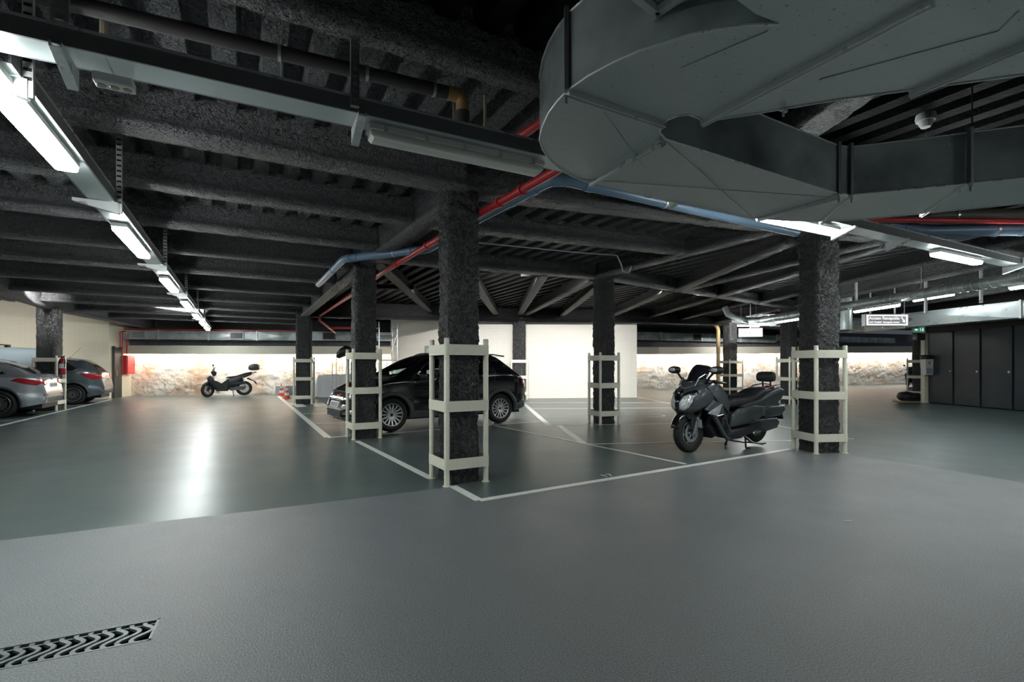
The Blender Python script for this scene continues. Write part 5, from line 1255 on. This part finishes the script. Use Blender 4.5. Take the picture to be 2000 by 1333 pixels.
    MB().loft([(.70, .812, .07, .012, 2.4), (.58, .822, .125, .014, 2.8), (.40, .832, .135, .014, 2.8), (.28, .853, .12, .014, 2.8), (.20, .885, .08, .012, 2.6)], 18).build('seat_insert', mat('black mesh fabric', (.008, .008, .009), .8), seat, smooth='auto')
    MB().pillow([(-.30, 1.03), (-.24, 1.04), (-.22, 1.13), (-.26, 1.20), (-.34, 1.21), (-.37, 1.12), (-.35, 1.04)], .155, .8).build('backrest', SEATM, t, smooth='auto', bevel=.014, subsurf=1)
    for s_ in (-1, 1): MB().tube([(-.32, s_ * .07, .93), (-.31, s_ * .07, 1.06)], .014, 10).build('backrest_stem', DK, t, smooth=True)
    text('CRUISYM', .04, (.44, 0, .8475), (0, 0, D(90)), LRED, seat, 'seat_lettering', .002)
    MB().pillow([(-.50, .90), (-.36, .97), (-.28, .93), (-.40, .72), (-.50, .78)], .09, .8).build('tail_lamp', LRED, t, smooth='auto')
    MB().pillow([(-.38, .78), (-.56, .62), (-.62, .40), (-.60, .40), (-.52, .60), (-.30, .72)], .10, .95).build('rear_mudguard', DK, t, smooth='auto')
    pl = MB().box(-.625, 0, .58, .01, .22, .16).build('licence_plate', PLATE, t)
    # transmission with air filter (left) and exhaust (right)
    MB().pillow([(.14, .62), (-.02, .66), (-.42, .66), (-.46, .58), (-.34, .50), (-.02, .47), (.12, .50)], .075, .85, y0=.19).build('air_filter', S, t, smooth='auto', bevel=.008)
    MB().pillow([(.42, .44), (.10, .46), (-.28, .46), (-.36, .38), (-.30, .29), (.0, .24), (.36, .32)], .06, .88, y0=.165).build('transmission_cover', S, t, smooth='auto', bevel=.008)
    MB().tube([(.26, -.17, .34), (.0, -.2, .32), (-.12, -.2, .36)], .03, 12).build('exhaust_pipe', DALLOY, t, smooth=True)
    MB().tube([(-.10, -.2, .36), (-.16, -.2, .375), (-.58, -.2, .49), (-.62, -.2, .50)], [.04, .068, .062, .04], 18).build('silencer', DK, t, smooth='auto')
    for s_ in (-1, 1): MB().tube([(-.18, s_ * .13, .42), (-.26, s_ * .14, .78)], .028, 12).build('shock_absorber', DALLOY, t, smooth='auto')
    MB().pillow([(.50, .50), (.15, .56), (-.05, .45), (.0, .28), (.45, .24)], .11, .9).build('engine_block', mat('dull steel', (.16, .16, .17), .4, .8), t, smooth='auto', bevel=.01)
    # stands
    cs = MB()
    for s_ in (-1, 1): cs.tube([(.44, s_ * .09, .24), (.42, s_ * .15, .16), (.46, s_ * .19, .014)], .014, 10); cs.tube([(.46, s_ * .19, .014), (.40, s_ * .22, .014)], .016, 8)
    cs.tube([(.43, -.14, .09), (.43, .14, .09)], .012, 8); cs.tube([(.43, .15, .10), (.18, .24, .07), (.08, .26, .07)], .012, 8); cs.build('centre_stand', DK, t, smooth=True)
    MB().tube([(.52, .17, .24), (.36, .24, .10), (.16, .27, .055)], .012, 8).build('side_stand', STEEL, t, smooth=True)
    MB().tube([(.72, .20, .26), (.60, .27, .22)], .012, 8).build('footrest', STEEL, t, smooth=True)
    for s_ in (-1, 1):
        MB().tube([(1.30, s_ * .06, .60), (1.22, s_ * .1, .40), (1.34, s_ * .12, .38)], .006, 6).build('brake_hose', BLACK, t, smooth=True)
    return t
ms = maxi(); fc, rc = gp(1345, 884), gp(1477, 869); dv2 = (fc - rc).normalized(); ms.rotation_euler = (0, 0, math.atan2(dv2.y, dv2.x)); ms.location = fc - dv2 * 1.5

# ------------------------------------------------------------------ far scooter by the rock wall
def scooter():
    t = thing('scooter', 'black scooter with a round top case parked against the rock wall', 'scooter'); S = mat('dark slate bodywork', (.016, .02, .028), .5, spec=.3)
    tyre(t, 1.32, .30, .10, .20, MATS['dark alloy'], 5, ang=D(42)); tyre(t, 0, .31, .12, .2, MATS['dark alloy'], 5, z=.35)
    MB().pillow([(1.30, .66), (1.42, .60), (1.52, .52), (1.50, .46), (1.34, .56), (1.16, .60)], .06).build('front_mudguard', BLACK, t, smooth='auto')
    MB().tube([(1.32, .07, .30), (1.18, .07, .62)], .025).build('fork_leg', BLACK, t, smooth=True); MB().tube([(1.32, -.07, .30), (1.18, -.07, .62)], .025).build('fork_leg', BLACK, t, smooth=True)
    MB().pillow([(1.24, .90), (1.34, .80), (1.32, .66), (1.18, .44), (1.06, .30), (1.0, .34), (1.06, .56), (1.10, .80)], .20, .8).build('leg_shield', S, t, smooth='auto', bevel=.01)
    MB().pillow([(1.22, 1.05), (1.14, .86), (1.02, .90), (1.0, 1.02), (1.08, 1.12)], .13, .75).build('handlebar_cowl', S, t, smooth='auto')
    MB().pillow([(1.14, 1.10), (1.20, 1.10), (1.06, 1.24), (1.02, 1.24)], .12, .85).build('windscreen', BLACK, t, smooth='auto')
    for s_ in (-1, 1):
        MB().tube([(1.06, s_ * .1, 1.06), (1.02, s_ * .34, 1.03)], .018).build('hand_grip', BLACK, t, smooth=True)
        m_ = MB().tube([(1.08, s_ * .2, 1.08), (1.12, s_ * .30, 1.26)], .008).build('mirror_stalk', BLACK, t, smooth=True); MB().loft([(1.10, 1.32, .03, .02), (1.12, 1.32, .075, .05), (1.15, 1.32, .05, .035)], 14).build('mirror_housing', BLACK, m_, smooth=True).location = (0, s_ * .33, 0)
    MB().pillow([(1.06, .34), (1.0, .24), (.60, .24), (.50, .36), (.80, .38)], .16, .9).build('footboard', BLACK, t, smooth='auto')
    MB().pillow([(1.10, .34), (1.10, .70), (.98, .66), (.82, .56), (.68, .68), (.58, .66), (.56, .36)], .13, .9).build('centre_tunnel', BLACK, t, smooth='auto')
    MB().pillow([(.62, .40), (.66, .72), (.50, .78), (.10, .90), (-.28, 1.02), (-.30, .92), (.0, .78), (.10, .56), (.40, .36)], .14, .85).build('body_panel', BLACK, t, smooth='auto', bevel=.01)
    MB().pillow([(.70, .78), (.62, .84), (.30, .88), (-.02, 1.0), (-.30, 1.06), (-.28, 1.0), (.10, .88), (.40, .76)], .13, .85).build('seat', SEATM, t, smooth='auto', bevel=.01)
    MB().pillow([(.50, .50), (.46, .62), (.02, .64), (-.10, .56), (.10, .50)], .05, .85, y0=.13).build('air_filter', S, t, smooth='auto')
    MB().pillow([(.60, .44), (.10, .44), (-.08, .38), (.0, .28), (.50, .26)], .10, .85).build('engine_block', MATS['dull steel'], t, smooth='auto')
    MB().loft([(-.60, 1.24, .05, .06, 2.3), (-.58, 1.24, .16, .13, 2.4), (-.44, 1.25, .21, .16, 2.5), (-.28, 1.24, .20, .15, 2.5), (-.18, 1.22, .12, .10, 2.4), (-.15, 1.22, .05, .05, 2.3)], 22).build('top_case', mat('dark grey plastic', (.06, .06, .06), .35), t, smooth=True, subsurf=1)
    MB().box(-.40, .205, 1.30, .05, .01, .04).build('badge', CHROME, t)
    MB().pillow([(-.26, 1.02), (-.46, 1.08), (-.50, 1.02), (-.28, .94)], .06, .9).build('carrier', mat('grey carrier', (.4, .4, .42), .4), t, smooth='auto')
    MB().tube([(-.05, .11, .40), (.04, .12, .82)], .025).build('shock_absorber', DALLOY, t, smooth=True)
    MB().pillow([(-.15, .80), (-.45, .62), (-.50, .50), (-.46, .50), (-.36, .64), (-.1, .74)], .07, .9).build('rear_mudguard', BLACK, t, smooth='auto')
    MB().bar((-.42, -.09, .74), (-.42, .11, .74), .14, .01).build('licence_plate', PLATE, t).rotation_euler = (0, D(-0), 0)
    cs = MB(); [cs.tube([(.42, s_ * .09, .28), (.38, s_ * .14, .02)], .014) for s_ in (-1, 1)]; cs.build('centre_stand', BLACK, t, smooth=True)
    return t
fs_ = scooter(); q0, q1 = Vector((-12.05, 20.15, 0)), Vector((-10.95, 20.95, 0)); dv3 = Vector((-.86, -.5, 0)).normalized(); fs_.rotation_euler = (0, 0, math.atan2(dv3.y, dv3.x)); fs_.location = Vector((-11.45, 21.0, 0))

# ------------------------------------------------------------------ small things
def cone(p, lab):
    t = thing('traffic_cone', lab, 'cone', p, .3, 'traffic cones'); MB().box(0, 0, .015, .30, .30, .03).build('base', CONE, t, bevel=.004)
    prof = [(.115, .03), (.093, .13), (.072, .235), (.052, .33), (.034, .42), (.022, .48), (.018, .5)]
    for i, m in enumerate((CONE, MATS['white plastic'], CONE, MATS['white plastic'], CONE, CONE)): MB().lathe([prof[i], prof[i + 1]], (0, 0, 0), n=24).build('band', m, t, smooth=True)
    MB().lathe([(.018, .5), (0, .5)], (0, 0, 0), n=12).build('tip', CONE, t)
cone(gp(549.5, 773.5), 'orange and white traffic cone nearer the grey box, left one of two'); cone(gp(560.5, 779), 'orange and white traffic cone nearer the column, right one of two')
gb = thing('storage_box', 'light grey flat box standing against the rock wall behind the cones', 'box', dp(548, 770, 21.5) * 1); gb.location.z = 0
MB().box(0, 0, .21, .36, .2, .42).build('box_body', GREYB, gb, bevel=.01)
gb2 = thing('storage_box', 'grey box with pale markings right of the cones by the rock wall', 'box', dp(566, 770, 21.9) * 1); gb2.location.z = 0
MB().box(.05, 0, .21, .42, .2, .42).build('box_body', mat('mid grey box', (.25, .26, .29), .5), gb2, bevel=.01)
# dust sheet over something
def sheet():
    n, m = 44, 26; vs = []; fs = []
    for i in range(n + 1):
        for j in range(m + 1):
            x, y = -1.45 + 2.9 * i / n, -.85 + 1.7 * j / m
            ex, ey = max(0, abs(x) - .95), max(0, abs(y) - .45); e = max(ex / .5, ey / .4)
            top = .93 + .10 * math.sin(x * 2 + 1) * 0 + (.0 if x < 0 else .0)
            h = (.92 if x < -.1 else .92 - .0) - .9 * min(1, e) ** .8
            k = .75 if ex > ey else 1
            px = math.copysign(min(abs(x), .95) + ex * .35, x); py = math.copysign(min(abs(y), .45) + ey * .3, y)
            w_ = .06 * nzv(Vector((x, y, 0)), 3.2) + .05 * math.sin(9 * (x + y * .5)) * min(1, e) + .07 * math.sin(7 * x - 4 * y) * min(1, e)
            h2 = h * (1 - .38 * max(0, min(1, (x - .1) / .9)) * .0) + w_ * .8
            vs.append((px + w_, py - abs(w_) * .4, max(.015, h2)))
    for i in range(n):
        for j in range(m): a = i * (m + 1) + j; fs.append((a, a + 1, a + m + 2, a + m + 1))
    o = MB().add(vs, fs).build('dust_sheet', SHEET, smooth=True); o.location = (-6.75 + .1, 19.6, 0); o.rotation_euler = (0, 0, .12); return o
s_o = sheet(); s_o.location = (-7.05, 20.6, 0); tag(s_o, 'white dust sheet draped over stored goods behind the second column', 'sheet')
MB_ = MB().box(0, 0, .40, 1.7, .8, .8).build('stored_crate', CARD); MB_.location = (-7.05, 20.6, 0); MB_.rotation_euler = (0, 0, .12); tag(MB_, 'dark crate hidden below the white dust sheet', 'crate')
# wire roll cage with black bag
cg = thing('roll_cage', 'grey wire roll cage behind the nose of the black car', 'cage', (-6.35, 18.6, 0), .1)
W_, Dp, H_ = .72, .6, 1.62; wires = MB()
for s_ in (-1, 1):
    for sy in (-1, 1):
        MB().cyl((s_ * W_ / 2, sy * Dp / 2, .12), (s_ * W_ / 2, sy * Dp / 2, H_), .014, 10).build('upright', PROFILE, cg, smooth='auto'); MB().lathe([(0, -.015), (.06, -.015), (.06, .015), (0, .015)], (s_ * W_ / 2, sy * Dp / 2, .06), 'x', 16).build('castor', BLACK, cg)
MB().box(0, 0, .14, W_, Dp, .03).build('base', PROFILE, cg)
for k in range(1, 11):
    z = .15 + k * .14
    for s_ in (-1, 1): MB().cyl((-W_ / 2, s_ * Dp / 2, z), (W_ / 2, s_ * Dp / 2, z), .005, 6).build('wire', PROFILE, cg); MB().cyl((s_ * W_ / 2, -Dp / 2, z), (s_ * W_ / 2, Dp / 2, z), .005, 6).build('wire', PROFILE, cg)
for k in range(1, 6):
    x = -W_ / 2 + W_ * k / 6
    for s_ in (-1, 1): MB().cyl((x, s_ * Dp / 2, .15), (x, s_ * Dp / 2, H_ - .02), .005, 6).build('wire', PROFILE, cg)
bgm = MB().loft([(-.34, 0, .10, .03), (-.28, .03, .2, .12), (-.1, .09, .26, .17), (.1, .11, .27, .19), (.26, .06, .2, .14), (.34, .0, .1, .05)], 20)
bgo = bgm.build('bin_bag', BAG, smooth=True); bgo.location = (-6.3, 18.6, H_ + .13); bgo.rotation_euler = (0, -.35, .1); tag(bgo, 'black bag lying on top of the wire roll cage', 'bag')
# scaffold tower against the white wall
sc = thing('scaffold_tower', 'light aluminium scaffold tower leaning by the white wall behind the car', 'scaffold', (-5.15, 20.1, 0), D(25)); LW, LD, LH = .72, .95, 3.05
ALU = mat('aluminium', (.72, .74, .76), .35, .6)
for sx_ in (-1, 1):
    for sy in (-1, 1): MB().cyl((sx_ * LW / 2, sy * LD / 2, 0), (sx_ * LW / 2, sy * LD / 2, LH), .026, 10).build('upright', ALU, sc, smooth='auto')
    for k in range(8):
        z = .3 + k * .36; MB().cyl((sx_ * LW / 2, -LD / 2, z), (sx_ * LW / 2, LD / 2, z), .02, 8).build('rung', ALU, sc)
for z in (.45, 1.53, 2.61):
    for sy in (-1, 1): MB().cyl((-LW / 2, sy * LD / 2, z), (LW / 2, sy * LD / 2, z), .018, 8).build('brace', ALU, sc)
MB().cyl((-LW / 2, -LD / 2, .5), (LW / 2, -LD / 2, 2.6), .016, 8).build('brace', ALU, sc)
# hose cabinet, extinguisher, red pipes at the left wall corner
hc = thing('hose_cabinet', 'red fire hose cabinet on the brick corner left of the rock wall', 'cabinet', (-16.22, 20.72, 1.35), D(107)); MB().box(0, 0, 0, .75, .28, .78).build('cabinet_body', REDP, hc, bevel=.01); MB().box(0, -.145, 0, .66, .015, .7).build('door', REDP, hc, bevel=.004)
MB().box(.28, -.158, 0, .03, .015, .09).build('handle', BLACK, hc)
pipe('red_pipe', [dp(248, 692, 20.6), dp(248, 647, 20.6), dp(290, 646, 20.9)], .025, REDP, 'thin red pipe dropping to the hose cabinet')
for x_, y_, lb in ((235, 20.2, 'left'), (239, 20.35, 'right')): pipe('red_pipe', [dp(x_, 733, y_), dp(x_, 649, y_), dp(246, 647, 20.5)], .02, REDP, 'thin red pipe between dark door and hose cabinet, %s one' % lb)
dd2 = thing('door', 'narrow dark door in the brick corner beside the slate car', 'door', (-16.07, 19.97, 0), math.atan2(2.3, -.7)); 
ld = MB().box(0, -.04, 1.02, .5, .05, 2.04).build('door_leaf', mat('dark green door', (.015, .02, .02), .4), dd2); MB().box(-.18, -.08, 1.0, .03, .02, .2).build('handle_plate', CHROME, ld)
for x_ in (-.28, .28): MB().box(x_, -.03, 1.04, .06, .07, 2.1).build('door_frame', mat('dark frame', (.05, .06, .06), .5), dd2)
ex = thing('fire_extinguisher', 'red fire extinguisher hanging on the guard beside the slate car', 'extinguisher', (-12.92, 14.12, 1.05)); MB().lathe([(0, 0), (.07, .0), (.08, .02), (.08, .38), (.06, .44), (.025, .47), (.025, .5), (0, .5)], (0, 0, 0), n=24).build('cylinder', mat('extinguisher red', (.35, .02, .03), .3), ex, smooth='auto')
MB().lathe([(.0815, .18), (.0815, .31)], (0, 0, 0), n=24).build('instruction_label', PLATE, ex, smooth=True); MB().tube([(0, 0, .5), (.06, -.02, .52), (.11, -.04, .42), (.1, -.04, .2)], .012, 8).build('hose', BLACK, ex, smooth=True); MB().pillow([(-.03, .48), (.08, .52), (.09, .54), (-.03, .52)], .012).build('handle', BLACK, ex)
# litter bin on the pier, tyre and bag on the floor behind
wb = thing('litter_bin', 'white and grey litter bin with a black liner on the brick pier', 'bin', (14.44, 17.09, .98)); MB().add([(-.17, -.12, .55), (.17, -.12, .55), (.17, .12, .55), (-.17, .12, .55), (-.14, -.1, 0), (.14, -.1, 0), (.14, .1, 0), (-.14, .1, 0)], [(0, 3, 2, 1), (4, 5, 6, 7), (0, 1, 5, 4), (1, 2, 6, 5), (2, 3, 7, 6), (3, 0, 4, 7)]).build('bin_body', WHITEP, wb, bevel=.01)
MB().box(0, -.115, .14, .27, .02, .2).build('lower_panel', GREYB, wb); MB().box(-.03, -.125, .42, .03, .01, .07).build('pictogram', BLACK, wb)
MB().loft([(-.2, .60, .09, .05, 3), (-.15, .62, .14, .08, 3), (.15, .62, .14, .08, 3), (.2, .60, .09, .05, 3)], 16).build('bin_liner', BAG, wb, smooth=True)
tb = MB().loft([(-.38, .16, .10, .08), (-.3, .17, .22, .15), (-.1, .18, .26, .17), (.1, .15, .26, .14), (.3, .15, .22, .14), (.38, .12, .1, .06)], 20).build('rubble_sack', BAG, smooth=True); tb.location = (14.35, 17.75, .03); tag(tb, 'black sack lying on a board at the foot of the brick pier', 'sack')
bd = MB().box(14.35, 17.7, .012, .9, .5, .024).build('board', CARD); tag(bd, 'thin brown board on the floor under the black sack', 'board')
wt = thing('parked_wheel_vehicle', None, 'car')
bpy.data.objects.remove(wt)
sc2 = copy_tree(fs_); tag(sc2, 'dark motorcycle mostly hidden behind the far guard, one wheel showing', 'motorcycle'); sc2.location = Vector((26.0, 31.2, 0)); sc2.rotation_euler = (0, 0, PI + D(20))
#rcx = Car('dark_car', 'dark car mostly hidden behind the far guard, one front wheel showing', 4.3, 1.78, topG, shG, (.80, 3.44), .34, GLOSS, group=None); rcx.wheels_(ALLOY, 5, False)
#rcx.patch('side_window', [(3.0, 1.02), (2.6, 1.38), (1.4, 1.46), (.8, 1.12)], 'side', GLASSD, .006, side=-1); rcx.root.rotation_euler = (0, 0, PI + D(12)); rcx.root.location = (28.55, 32.3, 0)
# drain channel in the near floor
dr_ = thing('drain_grate', 'cast floor drain with wavy bars at the lower left corner', 'drain', (o0.x, o0.y, 0), math.atan2(du.y, du.x)); sg = 1 if Vector((-du.y, du.x, 0)).dot(dv) > 0 else -1
PIT = mat('drain pit black', (.004, .004, .004), .9); IRON = mat('worn painted iron', (.22, .24, .245), .45, .3, var=(40, (.13, .15, .15), .45, .7), bump=[(90, .3, .004)])
pm = MB(); pm.box(DL / 2, sg * DW / 2, -.16, DL, DW, .02); pm.box(DL / 2, sg * .004, -.08, DL, .008, .158); pm.box(DL / 2, sg * (DW - .004), -.08, DL, .008, .158); pm.box(.004, sg * DW / 2, -.08, .008, DW, .158); pm.build('pit', PIT, dr_)
fm = MB(); 
for y in (.008, DW - .008): fm.box(DL / 2, sg * y, -.005, DL, .012, .012)
fm.box(.006, sg * DW / 2, -.005, .012, DW, .012); fm.build('frame', IRON, dr_)
k = 0
x = .045
while x < DL:
    pts = []
    for i in range(13):
        u = i / 12; y = .014 + (DW - .03) * u; pts.append((x + .030 * math.sin(u * 2 * PI * 1.25 + .3) - .03 * u + .015, sg * y, -.008))
    mb = MB()
    for a, b in zip(pts, pts[1:]): mb.bar(a, b, .019, .012)
    mb.build('wavy_bar', IRON, dr_); x += .054
MB().bar((.01, sg * (DW - .028), -.02), (DL, sg * (DW - .028), -.02), .012, .02).build('cross_bar', IRON, dr_)
# bay number 17 and a scrap on the floor
pn = gp(1186, 930); tx = text('17', .17, (pn.x, pn.y, .0035), (0, 0, D(28)), PAINTL, fl, 'painted_number', .0008)
sc_ = MB().box(0, 0, .003, .07, .016, .005).build('metal_scrap', STEEL); sc_.location = (*gp(1655, 1019)[:2], 0); tag(sc_, 'tiny metal strip lying on the grey floor at lower right', 'scrap')
